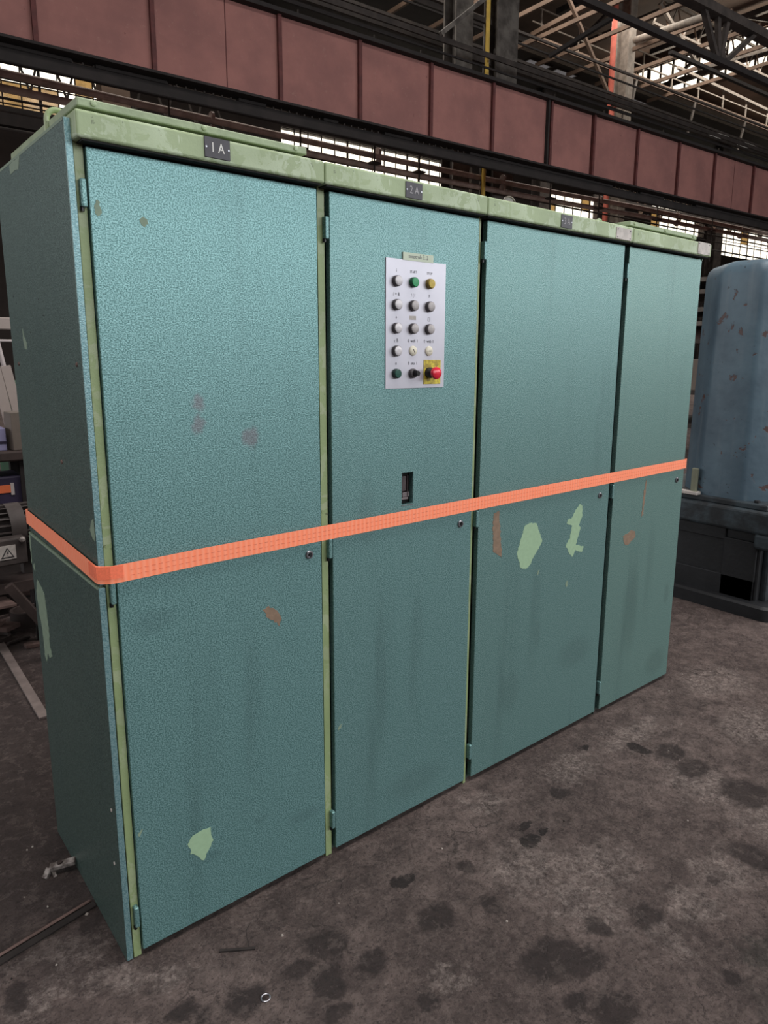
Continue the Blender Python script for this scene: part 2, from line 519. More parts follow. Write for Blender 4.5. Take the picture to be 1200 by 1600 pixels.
def text(name, body, size, mat, parent, loc, rot=(PI / 2, 0, 0), sx=1.0, thick=0.0002, bold=0.0):
    cu = bpy.data.curves.new(name, 'FONT')
    cu.body = body
    cu.size = size
    cu.align_x = 'CENTER'
    cu.align_y = 'CENTER'
    cu.extrude = thick
    cu.offset = bold
    cu.resolution_u = 3
    t = bpy.data.objects.new(name + '_tmp', cu)
    me = bpy.data.meshes.new_from_object(t)
    bpy.data.objects.remove(t)
    me.materials.append(mat)
    o = bpy.data.objects.new(name, me)
    COL.objects.link(o)
    o.parent = parent
    o.location = loc
    o.rotation_euler = rot
    o.scale = (sx, 1, 1)
    return o


def struct(o):
    o['kind'] = 'structure'
    return o


# the hall is turned by 3.6 degrees against the cabinets: its frame
TH = -0.063
BROT = (0, 0, TH)
RZ = Matrix.Rotation(TH, 3, 'Z')


def B(x, y, z=0.0):
    return RZ @ Vector((x, y, z))


# ================================================================== THE HALL
MT['floor'] = floor_mat()
fl = MB()
fl.box(-22, 92, -24, 31, -0.3, 0)
struct(fl.build('floor', MT['floor'], rot=BROT))

ZC = 17.0
struct(MB().box(-22, 34, -24, 31, ZC, ZC + 0.3).build('ceiling', MT['roof'], rot=BROT))
struct(MB().box(34, 92, -24, 31, 14.6, 14.9).build('ceiling', MT['roof'], rot=BROT))


def glazed_wall(name, fixed_axis, c0, c1, a0, a1, z0, z1, openings, mat):
    """wall along an axis with rectangular openings (a, b, za, zb), sorted along the axis"""
    m = MB()

    def bx(p, q, za, zb):
        if q - p < 1e-4 or zb - za < 1e-4:
            return
        if fixed_axis == 'y':
            m.box(p, q, c0, c1, za, zb)
        else:
            m.box(c0, c1, p, q, za, zb)
    cur = a0
    for a, b, za, zb in openings:
        bx(cur, a, z0, z1)
        bx(a, b, z0, za)
        bx(a, b, zb, z1)
        cur = b
    bx(cur, a1, z0, z1)
    return struct(m.build(name, mat, rot=BROT))


BACK = [(2.5, 8.2, 9.6, 11.9), (15.6, 27.2, 9.9, 11.6), (33.4, 38.2, 9.7, 11.3), (43.8, 50.4, 10.2, 12.4), (51.6, 61.2, 9.2, 12.5), (64.5, 78.0, 10.7, 12.9)]
glazed_wall('wall_back', 'y', 30, 30.5, -22, 92, 0, ZC, BACK, MT['wall'])
MON = [(12.8, 24.6, 14.75, 16.45)]
glazed_wall('wall_monitor', 'x', 34, 34.3, -24, 31, 14.9, ZC, MON, MT['roof'])
struct(MB().box(-22.5, -22, -24, 31, 0, ZC).build('wall_left', MT['wall'], rot=BROT))
struct(MB().box(92, 92.5, -24, 31, 0, ZC).build('wall_right', MT['wall'], rot=BROT))
struct(MB().box(-22, 92, -24.5, -24, 0, ZC).build('wall_front', MT['wall'], rot=BROT))

PANE = {}


def window(idx, axis, c, a, b, za, zb, na, nz, mats, th=0.045, wall=0.5):
    """steel window: frame with mullions and transoms, every pane its own part"""
    m = MB()
    da, dz = (b - a) / na, (zb - za) / nz

    def bx(p, q, y0, y1, r0, r1):
        if axis == 'y':
            m.box(p, q, y0, y1, r0, r1)
        else:
            m.box(y0, y1, p, q, r0, r1)
    for i in range(na + 1):
        k = 2.2 if i % 5 == 0 else 1
        bx(a + i * da - th * k / 2, a + i * da + th * k / 2, c, c + 0.05, za, zb)
    for j in range(nz + 1):
        bx(a, b, c + 0.005, c + 0.045, za + j * dz - th / 2, za + j * dz + th / 2)
    w_ = struct(m.build('window_%d' % idx, MT['darksteel'], rot=BROT))
    for i in range(na):
        for j in range(nz):
            mt = mats(i, j)
            key = (axis, round(da, 3), round(dz, 3), mt.name)
            if key not in PANE:
                p = MB()
                e = th * 0.45
                if axis == 'y':
                    p.box(e, da - e, 0.03, 0.045, e, dz - e)
                else:
                    p.box(0.03, 0.045, e, da - e, e, dz - e)
                PANE[key] = p.build('pane', mt, parent=w_)
                o = PANE[key]
            else:
                o = PANE[key].copy()
                COL.objects.link(o)
                o.parent = w_
            o.location = (a + i * da, c, za + j * dz) if axis == 'y' else (c, a + i * da, za + j * dz)
    return w_


def clear(i, j):
    return MT['pane']


def yellowed(i, j):
    return MT['pane_yellow'] if (j <= 1 and i < 6) or (i * 7 + j * 3) % 11 == 0 else MT['pane']


def specks(i, j):
    return MT['pane_yellow'] if (i * 5 + j * 7) % 9 == 0 else MT['pane']


window(1, 'y', 30.1, *BACK[0], 9, 3, yellowed)
window(2, 'y', 30.1, *BACK[1], 16, 2, clear)
window(3, 'y', 30.1, *BACK[2], 6, 2, specks)
window(4, 'y', 30.1, *BACK[3], 6, 2, specks)
window(5, 'y', 30.1, *BACK[4], 9, 3, specks)
window(6, 'y', 30.1, *BACK[5], 10, 2, specks)
window(7, 'x', 34.1, *MON[0], 16, 1, clear, th=0.10)

ORD = ['first', 'second', 'third', 'fourth', 'fifth', 'sixth', 'seventh', 'eighth', 'ninth', 'tenth', 'eleventh', 'twelfth']
# roof purlins and trusses, one thing each
for k, x in enumerate((-6, 2, 10, 18, 26, 33)):
    m = MB()
    ys = [-22 + 4 * i for i in range(12)]
    m.bar((x, -23, 14.9), (x, 23, 14.9), 0.22, 0.22)
    m.bar((x, -23, 16.7), (x, 23, 16.7), 0.22, 0.25)
    for i in range(len(ys) - 1):
        zz = (14.9, 16.7) if i % 2 else (16.7, 14.9)
        m.bar((x, ys[i], zz[0]), (x, ys[i + 1], zz[1]), 0.12, 0.12)
    o = m.build('roof_truss', MT['darksteel'], rot=BROT)
    tag(o, 'sooty steel lattice roof truss, %s one counted from the left end of the hall' % ORD[k], 'truss', 'cross trusses under the roof')
for k in range(9):
    y = -16 + k * 4.4
    o = MB().bar((-21, y, 16.88), (33.8, y, 16.88), 0.12, 0.2).build('purlin', MT['browndeck'], rot=BROT)
    tag(o, 'brown steel purlin under the roof deck, %s one counted from the camera side' % ORD[k], 'purlin', 'purlins under the roof deck')

# aisle roof beyond the walkway with its small rooflights
o = MB().box(12.0, 90, 21.0, 29.9, 13.9, 14.1).build('ceiling', MT['blacksteel'], rot=BROT)
struct(o)
rl = None
lights_at = [(24.0, 22.3), (25.7, 22.3), (29.5, 22.5), (31.2, 22.5), (39.5, 22.8), (42.5, 22.8), (47.5, 22.9), (51.0, 22.9), (56.5, 23.0), (61.0, 23.0), (66, 23), (71, 23)]
for i, (x, y) in enumerate(lights_at):
    lit = i in (4, 5)
    m = MB().box(-0.65, 0.65, -0.32, 0.32, -0.03, 0.0)
    m.cur = 1
    m.box(-0.71, -0.65, -0.38, 0.38, -0.05, 0.0).box(0.65, 0.71, -0.38, 0.38, -0.05, 0.0)
    m.box(-0.65, 0.65, -0.38, -0.32, -0.05, 0.0).box(-0.65, 0.65, 0.32, 0.38, -0.05, 0.0)
    if rl is None:
        n = NT('daylit_rooflight')
        n.b.inputs['Emission Color'].default_value = (1, 0.95, 0.88, 1)
        n.b.inputs['Emission Strength'].default_value = 1.6
        n.fin(lin((220, 216, 210)))
        lm = n.m
        n = NT('dirty_rooflight')
        n.b.inputs['Emission Color'].default_value = (0.85, 0.82, 0.85, 1)
        n.b.inputs['Emission Strength'].default_value = 0.10
        n.fin(lin((120, 116, 116)))
        dm = n.m
        rl = True
    o = m.build('rooflight', [lm if lit else dm, MT['darksteel']], loc=B(x, y, 13.9), rot=BROT)
    tag(o, '%s rooflight in the black aisle roof, %s from the grey columns' % ('blazing white' if lit else 'dirty grey', ORD[i]), 'rooflight', 'bright rooflights of the aisle' if lit else 'dirty rooflights of the aisle')

# ------------------------------------------------------------------ crane girder
g = empty('crane_girder', B(2, 11, 5.68), 'long oxide red riveted box girder crossing above the cabinets', 'girder', rz=TH)
gx = lambda x: x - 2.0
seams = [-7.0, -5.2, -3.4, -1.6, 0.2, 2.02, 3.75, 6.0, 7.7, 9.45, 11.2, 13.08, 14.65, 16.43, 18.32, 20.15, 22.36, 24.3, 26.2]
Z0, Z1 = 6.0 - 5.68, 7.42 - 5.68
for a, b in zip(seams[:-1], seams[1:]):
    gap = 0.06 if b == 13.08 or a == 13.08 else 0.02
    MB().box(gx(a) + gap, gx(b) - gap, 0, 0.25, Z0, Z1).build('web_panel', MT['girder'], g, bevel=0.01, seg=1)
for s_ in seams:
    MB().box(gx(s_) - 0.035, gx(s_) + 0.035, -0.07, 0.24, Z0, Z1).build('stiffener', MT['stiffener'], g)
o = MB().box(gx(12.93), gx(12.98), -0.09, 0.4, Z0, Z1 + 0.05).build('joint_plate', MT['blacksteel'], g)
for x in (5.0, 21.3):
    MB().box(gx(x) - 0.008, gx(x) + 0.008, -0.006, 0.01, Z0, Z1).build('weld_seam', MT['stiffener'], g)
MB().box(gx(-7), gx(26.2), -0.16, 0.3, Z1, Z1 + 0.07).build('top_flange', MT['blacksteel'], g)
MB().box(gx(-7), gx(26.2), -0.10, 0.28, Z0 - 0.04, Z0).build('bottom_flange', MT['blacksteel'], g)

lb = empty('crane_rail_beam', B(2, 11.12, 5.6), 'black sooty beam hung right below the red girder', 'beam', rz=TH)
MB().box(-9, 24.2, 0.0, 0.13, 0.10, 0.30).build('rail_beam', MT['blacksteel'], lb, bevel=0.015, seg=1)
gaps = [(2.53, 2.88), (4.0, 5.26), (5.78, 6.98), (7.3, 8.4), (9.1, 10.7), (15.7, 16.9), (18.0, 19.6)]
cur = -7.0
for a, b in gaps + [(26.2, 0)]:
    MB().box(gx(cur), gx(a), 0.0, 0.13, 0.30, 0.35).build('hanger_block', MT['blacksteel'], lb)
    cur = b
mesh = MB()
for a, b in gaps:
    k = a
    while k < b:
        mesh.box(gx(k), gx(k) + 0.025, 0.05, 0.07, 0.30, 0.35)
        k += 0.16
mesh.build('grating_bars', MT['darksteel'], lb)['kind'] = 'stuff'

# steam pipes hung behind the girder
for i, (z, lab) in enumerate(((6.12, 'upper of two dusty brown pipes running behind the black beam'), (5.88, 'lower of two dusty brown pipes running behind the black beam'))):
    p = empty('heating_pipe', B(2, 13 + 0.0 * i, z), lab, 'pipe', rz=TH)
    pts = [(-10 + 3 * k, 0, 0.10 * math.cos(k * 0.5) * (1 if k < 9 else 0.3)) for k in range(19)]
    MB().tube(pts, 0.068, 12).build('pipe_run', MT['pipe'], p, smooth=True)
    for k in range(12):
        x = -8.5 + 4 * k
        MB().lathe((x, 0, 0.0), (1, 0, 0), [(-0.03, 0.1), (0.03, 0.1)], 14).build('flange', MT['pipe'], p)
hr = 0
for k, x in enumerate([4.6, 7.4, 9.3, 10.6, 15.2, 17.3, 20.2, 23.4, 27.5]):
    o = MB().bar((0, 0, -1.3), (0, 0, 2.4), 0.03, 0.03).box(-0.12, 0.12, -0.1, 0.1, -0.30, -0.26).build('pipe_hanger', MT['darksteel'], loc=B(x, 12.86, 6.1), rot=BROT)
    tag(o, 'thin black hanger rod crossing the brown pipes, %s from the left' % ORD[hr], 'hanger', 'hanger rods on the brown pipes')
    hr += 1
# thin conduits a little further back
for i, (y, z, rad) in enumerate(((14.0, 6.0, .025), (14.0, 5.78, .02), (14.5, 5.6, .03), (14.5, 6.5, .03), (14.5, 6.85, .05))):
    o = MB().tube([(0, 0, 0), (50, 0, 0)], rad, 8).build('conduit', MT['darksteel'], loc=B(-6, y, z), rot=BROT)
    tag(o, ('thin dark conduit below the brown pipes', 'thinnest dark conduit of the ones behind the brown pipes', 'lowest dark conduit along the hall', 'dark conduit right above the brown pipes', 'thick dark conduit topmost above the brown pipes')[i], 'conduit')


# columns
def hcolumn(name, x, y, wdt, dep, ztop, label, mat, group=None):
    c_ = empty(name, B(x, y, 0), label, 'column', group, rz=TH)
    t = 0.05
    MB().box(-wdt / 2, wdt / 2, -dep / 2, -dep / 2 + t, 0, ztop).build('front_flange', mat, c_)
    MB().box(-wdt / 2, wdt / 2, dep / 2 - t, dep / 2, 0, ztop).build('rear_flange', mat, c_)
    MB().box(-t / 2, t / 2, -dep / 2 + t, dep / 2 - t, 0, ztop).build('web', mat, c_)
    MB().box(-wdt * 0.55, wdt * 0.55, -dep * 0.6, dep * 0.6, 0, 0.06).build('base_plate', mat, c_)
    for k in range(int(ztop / 1.6)):
        MB().box(-wdt / 2, wdt / 2, -dep / 2 + t, -dep / 2 + t + 0.08, 1.2 + 1.6 * k, 1.32 + 1.6 * k).build('batten', MT['darksteel'], c_)
    return c_


hcolumn('steel_column', 12.26, 13.5, 0.56, 0.5, ZC, 'narrow grey steel column left of the yellow pipe', MT['greysteel'])
hcolumn('steel_column', 13.72, 13.5, 0.74, 0.55, ZC, 'wide grey steel column right of the yellow pipe', MT['greysteel'])
hcolumn('steel_column', 24.62, 18.0, 0.42, 0.6, ZC, 'pale weathered column right of the red pipe', MT['palesteel'])
hcolumn('steel_column', 6.1, 22, 0.8, 0.6, ZC, 'far brown column in front of the left yellowed window', MT['browndeck'])
for x, wd in ((26.5, 'left'), (42, 'middle'), (56, 'right')):
    hcolumn('steel_column', x, 24, 0.8, 0.6, 13.9, wd + ' one of the dark far columns before the bright windows of the back wall', MT['darksteel'], 'aisle columns')

o = MB().tube([(0, 0, 0), (0, 0, ZC)], 0.055, 12).build('gas_pipe', MT['yellowpipe'], loc=B(12.72, 12.9), rot=BROT, smooth=True)
tag(o, 'thin upright yellow pipe between the two grey columns', 'pipe')
rp = empty('fire_pipe', B(23.98, 18.0, 0), 'upright red pipe with an elbow beside the pale column', 'pipe', rz=TH)
MB().tube([(0, 0, 0), (0, 0, 11.0), (0.02, 0, 11.3), (-0.12, 0, 11.6), (-0.12, 0, ZC)], 0.11, 12).build('riser', MT['redpipe'], rp, smooth=True)
MB().lathe((0.02, 0, 11.15), (0, 0, 1), [(0, .2), (.08, .2)], 14).build('flange', MT['redpipe'], rp)
o = MB().bar((0, 0, 0), (-3.3, -0.2, 3.1), 0.11, 0.11).build('brace', MT['browndeck'], loc=B(23.6, 17.6, 11.0), rot=BROT)
tag(o, 'slanting brown brace running up left from the red pipe', 'brace')
o = MB().bar((0, 0, 0), (1.9, 0.1, 5.2), 0.12, 0.12).build('brace', MT['greysteel'], loc=B(12.2, 13.9, 8.6), rot=BROT)
tag(o, 'thin grey brace slanting between the two grey columns', 'brace')
for k in range(9):
    o = MB().bar((0, 0, 0), (0.72, 0, 0), 0.08, 0.12).build('cross_bar', MT['darksteel'], loc=B(12.6, 13.45, 5.2 + k * 0.95), rot=BROT)
    tag(o, 'short dark cross bar between the two grey columns, %s from below' % ORD[k], 'bar', 'cross bars between the two columns')

# long rails and cable trays above the girder, behind it
rails = [(12.5, 7.62, .10, .06), (12.5, 7.95, .05, .05), (12.5, 8.22, .07, .07), (12.55, 8.44, .04, .04), (12.6, 8.75, .12, .05),
         (14.6, 8.6, .08, .06), (14.6, 9.0, .06, .06), (14.6, 9.45, .06, .08), (15.2, 9.9, .09, .08), (16.0, 10.6, .08, .06), (16.0, 11.1, .05, .05), (16.5, 11.7, .07, .08)]
wds = ['lowest', 'second lowest', 'third lowest', 'fourth lowest', 'fifth lowest', 'sixth lowest', 'middle', 'fifth highest', 'fourth highest', 'third highest', 'second highest', 'highest']
for (y, z, h, wd_), nm in zip(rails, wds):
    o = MB().bar((0, 0, 0), (62 if y < 14 else 70, 0, 0), wd_, h).build('long_rail', MT['darksteel'] if h > .06 else MT['blacksteel'], loc=B(-6, y, z), rot=BROT)
    tag(o, nm + ' of the dark lengthwise rails above the red girder', 'rail')
tr = empty('cable_tray', B(6, 12.7, 7.68), 'dark cable tray with grey trapezoid gusset plates behind the girder top', 'tray', rz=TH)
MB().box(-10, 40, 0.05, 0.45, 0, 0.04).build('tray_bed', MT['darksteel'], tr)
random.seed(3)
for k in range(26):
    x = -2.5 + k * 1.5 + random.uniform(-.3, .3)
    a = random.uniform(.2, .42)
    MB().prism([(0, 0.04), (a * 1.5, 0.04), (a * 1.2, 0.32), (a * .4, 0.36)], lambda p, q: (x + p, 0.3, q), lambda p, q: (x + p, 0.34, q)).build('gusset', MT['greysteel'], tr)
for k in range(14):
    x = -2 + k * 2.9
    MB().bar((x, .25, .02), (x + .5, .25, .7), .05, .05).build('strut', MT['darksteel'], tr)

# far wall of steel siding behind the rails (dark lattice of the next bay)
ss = empty('bay_lattice', B(0, 19.0, 0), 'dark lattice of the next bay seen between the rails', 'lattice', rz=TH)
MB().box(-4, 70, 0.3, 0.4, 9.9, 10.9).build('siding_band', MT['greysteel'], ss)
for k in range(24):
    x = -2 + k * 3
    MB().bar((x, 0.2, 8.6), (x + 1.5, 0.2, 10.9), .1, .1).build('lattice_bar', MT['darksteel'], ss)
    MB().bar((x + 1.5, 0.2, 10.9), (x + 3.0, 0.2, 8.6), .1, .1).build('lattice_bar', MT['darksteel'], ss)

# far walkway with railing
wk = empty('crane_walkway', B(21.5, 20, 13.55), 'pale dusty far crane walkway with a railing under the glazed monitor', 'walkway', rz=TH)
MB().box(0, 60, 0, 0.9, 0, 0.12).build('deck', MT['palesteel'], wk)
MB().box(0, 60, -0.05, 0.03, -0.02, 0.20).build('edge_channel', MT['browndeck'], wk)
for k in range(26):
    x = 0.5 + 2.2 * k
    MB().bar((x, 0.1, .12), (x, 0.1, 1.25), .06, .06).build('railing_post', MT['palesteel'], wk)
for z in (0.7, 1.25):
    MB().bar((0, .1, z), (60, .1, z), .05, .05).build('handrail', MT['palesteel'], wk)
for k in range(10):
    x = 6.5 + 4.6 * k
    MB().bar((x, -0.05, 0), (x + .1, 0.3, -1.3), .09, .09).build('bracket_arm', MT['greysteel'], wk)
o = MB().bar((0, 0, 0), (0, -9, 0.4), 0.16, 0.16).build('cross_beam', MT['browndeck'], loc=B(21.4, 20, 13.7), rot=BROT)
tag(o, 'brown dusty cross beam at the left end of the far walkway', 'beam')

# near overhead truss upper right
nt = empty('overhead_truss', B(10, 9, 8.55), 'black truss with two long chords slanting across the upper right corner', 'truss', rz=TH)
MB().bar((-0.5, 0, 0), (30, 0, 0.12), .14, .13).build('bottom_chord', MT['blacksteel'], nt)
MB().bar((3.5, 0, 1.0), (30, 0, 1.15), .30, .20).build('top_chord', MT['darksteel'], nt)
for xb in (6.75, 11.5, 16.5):
    for dx in (-0.85, -0.22, 0.22, 1.5):
        MB().bar((xb + dx * 0.15, 0, 0.05), (xb + dx, 0, 1.0), .13, .10).build('web_bar', MT['darksteel'], nt)
    MB().prism([(xb - .32, .02), (xb + .32, .02), (xb + .2, .3), (xb - .2, .3)], lambda p, q: (p, -.03, q), lambda p, q: (p, .03, q)).build('gusset', MT['darksteel'], nt)
o = MB().bar((0, 0, 0), (40, 0, 0), .16, .12).build('lattice_chord', MT['blacksteel'], loc=B(24.7, 16.0, 12.7), rot=BROT)
tag(o, 'thin black chord running right from the pale column', 'beam')
lg = empty('lattice_girder', B(25.2, 17.2, 14.2), 'pale brown lattice girder running right from the pale column top', 'girder', rz=TH)
for z in (0, .95):
    MB().bar((0, 0, z), (30, 0, z), .09, .09).build('chord', MT['palesteel'], lg)
for k in range(30):
    MB().bar((k, 0, 0), (k + .5, 0, .95), .05, .05).build('web_bar', MT['palesteel'], lg)
    MB().bar((k + .5, 0, .95), (k + 1, 0, 0), .05, .05).build('web_bar', MT['browndeck'], lg)
for k in range(9):
    x = 15.2 + k * 1.9
    o = MB().bar((0, 0, 0), (0, 7.5, 0), .09, .14).build('roof_rib', MT['browndeck'], loc=B(x, 13.6, 13.1 + .04 * k), rot=BROT)
    tag(o, 'brown roof rib left of the red pipe, %s from the wide grey column' % ORD[k], 'rib', 'roof ribs left of the red pipe')
# pale crossing pipes near the monitor window
o = MB().tube([B(24.7, 17.6, 13.6), B(22.9, 13.4, 12.6)], 0.13, 10).build('crane_tube', MT['palesteel'], smooth=True)
tag(o, 'thick pale tube slanting up from the pale column top', 'tube')
o = MB().bar(B(33, 20.3, 15.2), B(33, 20.3, 18.5 - 1.6), .12, .12).build('hanger_post', MT['palesteel'])
tag(o, 'thin pale upright post left of the glazed monitor', 'post')
for i, (a, b, lab) in enumerate((((27.5, 16.5, 12.9), (31.0, 15.4, 14.2), 'pale lattice bar rising right before the glazed monitor'), ((27.5, 16.5, 12.9), (24.8, 16.7, 14.6), 'pale lattice bar rising left before the glazed monitor'), ((30, 19.3, 14.3), (38, 19.3, 14.1), 'pale lattice bar lying flat before the glazed monitor'))):
    o = MB().bar(B(*a), B(*b), .12, .12).build('lattice_bar', MT['palesteel'])
    tag(o, lab, 'bar')
for i, (a, b, lab) in enumerate((((10.5, 12.0, 8.55), (12.2, 12.0, 9.95), 'grey brace rising right above the girder left of the columns'), ((13.6, 11.6, 8.7), (13.9, 10.0, 9.1), 'dark brace rising right from the wide grey column'))):
    o = MB().bar(B(*a), B(*b), .09, .09).build('brace', MT['greysteel' if i == 0 else 'blacksteel'])
    tag(o, lab, 'brace')
# left far window surroundings: lattice truss seen against the glass
lt = empty('window_truss', B(0, 26, 9.9), 'thin brown lattice truss seen against the yellowed left window', 'truss', rz=TH)
for z in (0.25, 0.75, 1.1):
    MB().bar((-4, 0, z - .1), (14, 0, z - .1), .05, .06).build('chord', MT['darksteel'], lt)
for k in range(12):
    MB().bar((-2 + k * 1.1, 0, -.2), (-1.5 + k * 1.1, 0, 1.6), .05, .07).build('web_bar', MT['darksteel'], lt)
    MB().bar((-1.5 + k * 1.1, 0, 1.6), (-.9 + k * 1.1, 0, -.2), .05, .07).build('web_bar', MT['darksteel'], lt)
o = MB().box(0, 16, 0, .4, 0, 0.55).build('far_crane_beam', MT['blacksteel'], loc=B(-4, 24.5, 8.2), rot=BROT)
tag(o, 'black far beam below the left windows', 'beam')
# trusses seen against the right windows
lt = empty('window_truss', B(30, 22, 8.5), 'dark lattice truss seen against the far right windows', 'truss', rz=TH)
for z in (0, .5, 1.6):
    MB().bar((-2, 0, z), (45, 0, z + .3), .1, .12).build('chord', MT['darksteel'], lt)
for k in range(26):
    MB().bar((k * 1.7, 0, 0), (.85 + k * 1.7, 0, 1.6), .07, .09).build('web_bar', MT['browndeck'], lt)
    MB().bar((.85 + k * 1.7, 0, 1.6), (1.7 + k * 1.7, 0, 0), .07, .09).build('web_bar', MT['browndeck'], lt)

# ================================================================== ELECTRICAL CABINETS
DZ0, DZ1 = 0.02, 2.0
doors = [(0.0, 0.574), (0.6136, 1.185), (1.2213, 1.9966), (2.030, 2.5965)]
cabs = [(-0.022, 0.5785), (0.5785, 1.187), (1.187, 1.9985), (1.9985, 2.604)]
DEPTH = 0.655
labels = ['leftmost tall blue green cabinet with the 1 A plate', 'tall blue green cabinet with the push button panel on its door',
          'widest blue green cabinet with two pale peeled patches', 'rightmost blue green cabinet beside the blue machine']
PCH = {0: [('paint_chip', MT['primer'], [(0.201, 0.29), (0.201, 0.267), (0.207, 0.247), (0.194, 0.228), (0.177, 0.199), (0.17, 0.203), (0.159, 0.223), (0.139, 0.238), (0.142, 0.251), (0.134, 0.27), (0.141, 0.281), (0.155, 0.289), (0.178, 0.293)]),
           ('filler_patch', MT['filler'], [(0.379, 0.879), (0.399, 0.887), (0.424, 0.868), (0.436, 0.845), (0.433, 0.817), (0.423, 0.832), (0.397, 0.85)]),
           ('paint_chip', MT['primer_dull'], [(.105, 1.867), (.113, 1.873), (.122, 1.868), (.124, 1.858), (.116, 1.851), (.107, 1.857)]),
           ('paint_chip', MT['primer_dull'], [(.014, 1.895), (.022, 1.892), (.024, 1.875), (.018, 1.862), (.010, 1.866), (.009, 1.882)]),
           ('paint_chip', MT['primer_dull'], [(.008, .363), (.018, .372), (.016, .362), (.009, .352)])],
       1: [('paint_chip', MT['primer_dull'], [(.628, .438), (.642, .444), (.638, .436), (.630, .430), (.626, .424)])],
       2: [('paint_chip', MT['primer'], [(1.535, 0.952), (1.546, 0.929), (1.574, 0.876), (1.55, 0.845), (1.525, 0.818), (1.505, .792), (1.482, 0.782), (1.456, 0.791), (1.440, 0.825), (1.431, 0.857), (1.447, .90), (1.46, 0.925), (1.471, 0.953), (1.50, .957)]),
           ('paint_chip', MT['primer'], [(1.802, 0.991), (1.818, 0.979), (1.821, 0.942), (1.802, 0.907), (1.814, 0.892), (1.788, 0.826), (1.842, 0.807), (1.829, 0.786), (1.805, 0.794), (1.79, 0.802), (1.77, 0.777), (1.739, 0.806), (1.722, 0.832), (1.748, 0.86), (1.758, 0.909), (1.721, 0.924), (1.727, 0.937), (1.755, 0.942), (1.781, 0.975)]),
           ('filler_patch', MT['filler'], [(1.298, 1.024), (1.325, 1.029), (1.332, 0.978), (1.348, 0.85), (1.317, 0.873), (1.303, 0.879), (1.294, 0.984)]),
           ('paint_chip', MT['primer_dull'], [(1.556, .757), (1.566, .763), (1.562, .748), (1.552, .744)]),
           ('paint_chip', MT['primer_dull'], [(1.735, .673), (1.745, .682), (1.75, .66), (1.738, .655)])],
       3: [('filler_patch', MT['filler'], [(2.276, 1.04), (2.281, 1.029), (2.271, 0.878), (2.257, 0.872), (2.263, 0.982)]),
           ('filler_patch', MT['filler'], [(2.123, 0.804), (2.19, 0.822), (2.217, 0.814), (2.222, 0.787), (2.163, 0.757), (2.135, 0.772)])]}
SM = {0: [((120, 100, 110), [((.222, 0, 1.451), (.016, .05, .02)), ((.22, 0, 1.399), (.016, .05, .022)), ((.361, 0, 1.357), (.022, .05, .026))]),
          ((58, 80, 84), [((.20, 0, .20), (.03, .05, .012)), ((.35, 0, .245), (.02, .05, .01)), ((.50, 0, .19), (.05, .05, .02)), ((.08, 0, .92), (.05, .05, .03))])],
      1: [((70, 92, 92), [((.18, 0, .55), (.02, .05, .25)), ((.33, 0, .12), (.12, .05, .05)), ((.12, 0, 1.1), (.03, .05, .09))])],
      2: [((66, 84, 84), [((.35, 0, .50), (.02, .05, .05)), ((.2, 0, .3), (.05, .05, .08)), ((.6, 0, .35), (.1, .05, .06))])],
      3: [((48, 62, 62), [((.45, 0, .12), (.08, .05, .06)), ((.50, 0, .45), (.02, .05, .05)), ((.2, 0, .45), (.05, .05, .2))])]}


def jag(poly, amp=0.0032, seed=1):
    rd = random.Random(seed)
    out = []
    for i, p in enumerate(poly):
        q = poly[(i + 1) % len(poly)]
        n_ = max(2, int(math.hypot(q[0] - p[0], q[1] - p[1]) / 0.007))
        for k in range(n_):
            t = k / n_
            a = amp if k else 0
            out.append((p[0] + (q[0] - p[0]) * t + rd.uniform(-a, a), p[1] + (q[1] - p[1]) * t + rd.uniform(-a, a)))
    return out


def tri_plate(poly, f, mat, name, parent):
    """thin flake of any outline, front face triangulated"""
    from mathutils.geometry import tessellate_polygon
    n_ = len(poly)
    tris = tessellate_polygon([[Vector((p[0], p[1], 0)) for p in poly]])
    m = MB()
    vs = [f(p, q, 0.0006) for p, q in poly] + [f(p, q, -0.0004) for p, q in poly]
    fs = [tuple(t) for t in tris] + [tuple(i + n_ for i in reversed(t)) for t in tris] + [(i, i + n_, (i + 1) % n_ + n_, (i + 1) % n_) for i in range(n_)]
    return m.add(vs, fs).build(name, mat, parent)


def plate_hole(x0, x1, z0, z1, hx0, hx1, hz0, hz1, y0, y1):
    xs, zs = [x0, hx0, hx1, x1], [z0, hz0, hz1, z1]
    m = MB()
    vs = [(x, y, z) for y in (y0, y1) for z in zs for x in xs]
    fs = []
    for j in range(3):
        for i in range(3):
            if i == 1 and j == 1:
                continue
            a = j * 4 + i
            fs += [(a, a + 1, a + 5, a + 4), (a + 16, a + 20, a + 21, a + 17)]
    for a, b in ((5, 6), (6, 10), (10, 9), (9, 5)):
        fs.append((a, b, b + 16, a + 16))
    for a, b in ((0, 1), (1, 2), (2, 3), (3, 7), (7, 11), (11, 15), (15, 14), (14, 13), (13, 12), (12, 8), (8, 4), (4, 0)):
        fs.append((a, b, b + 16, a + 16))
    return m.add(vs, fs)


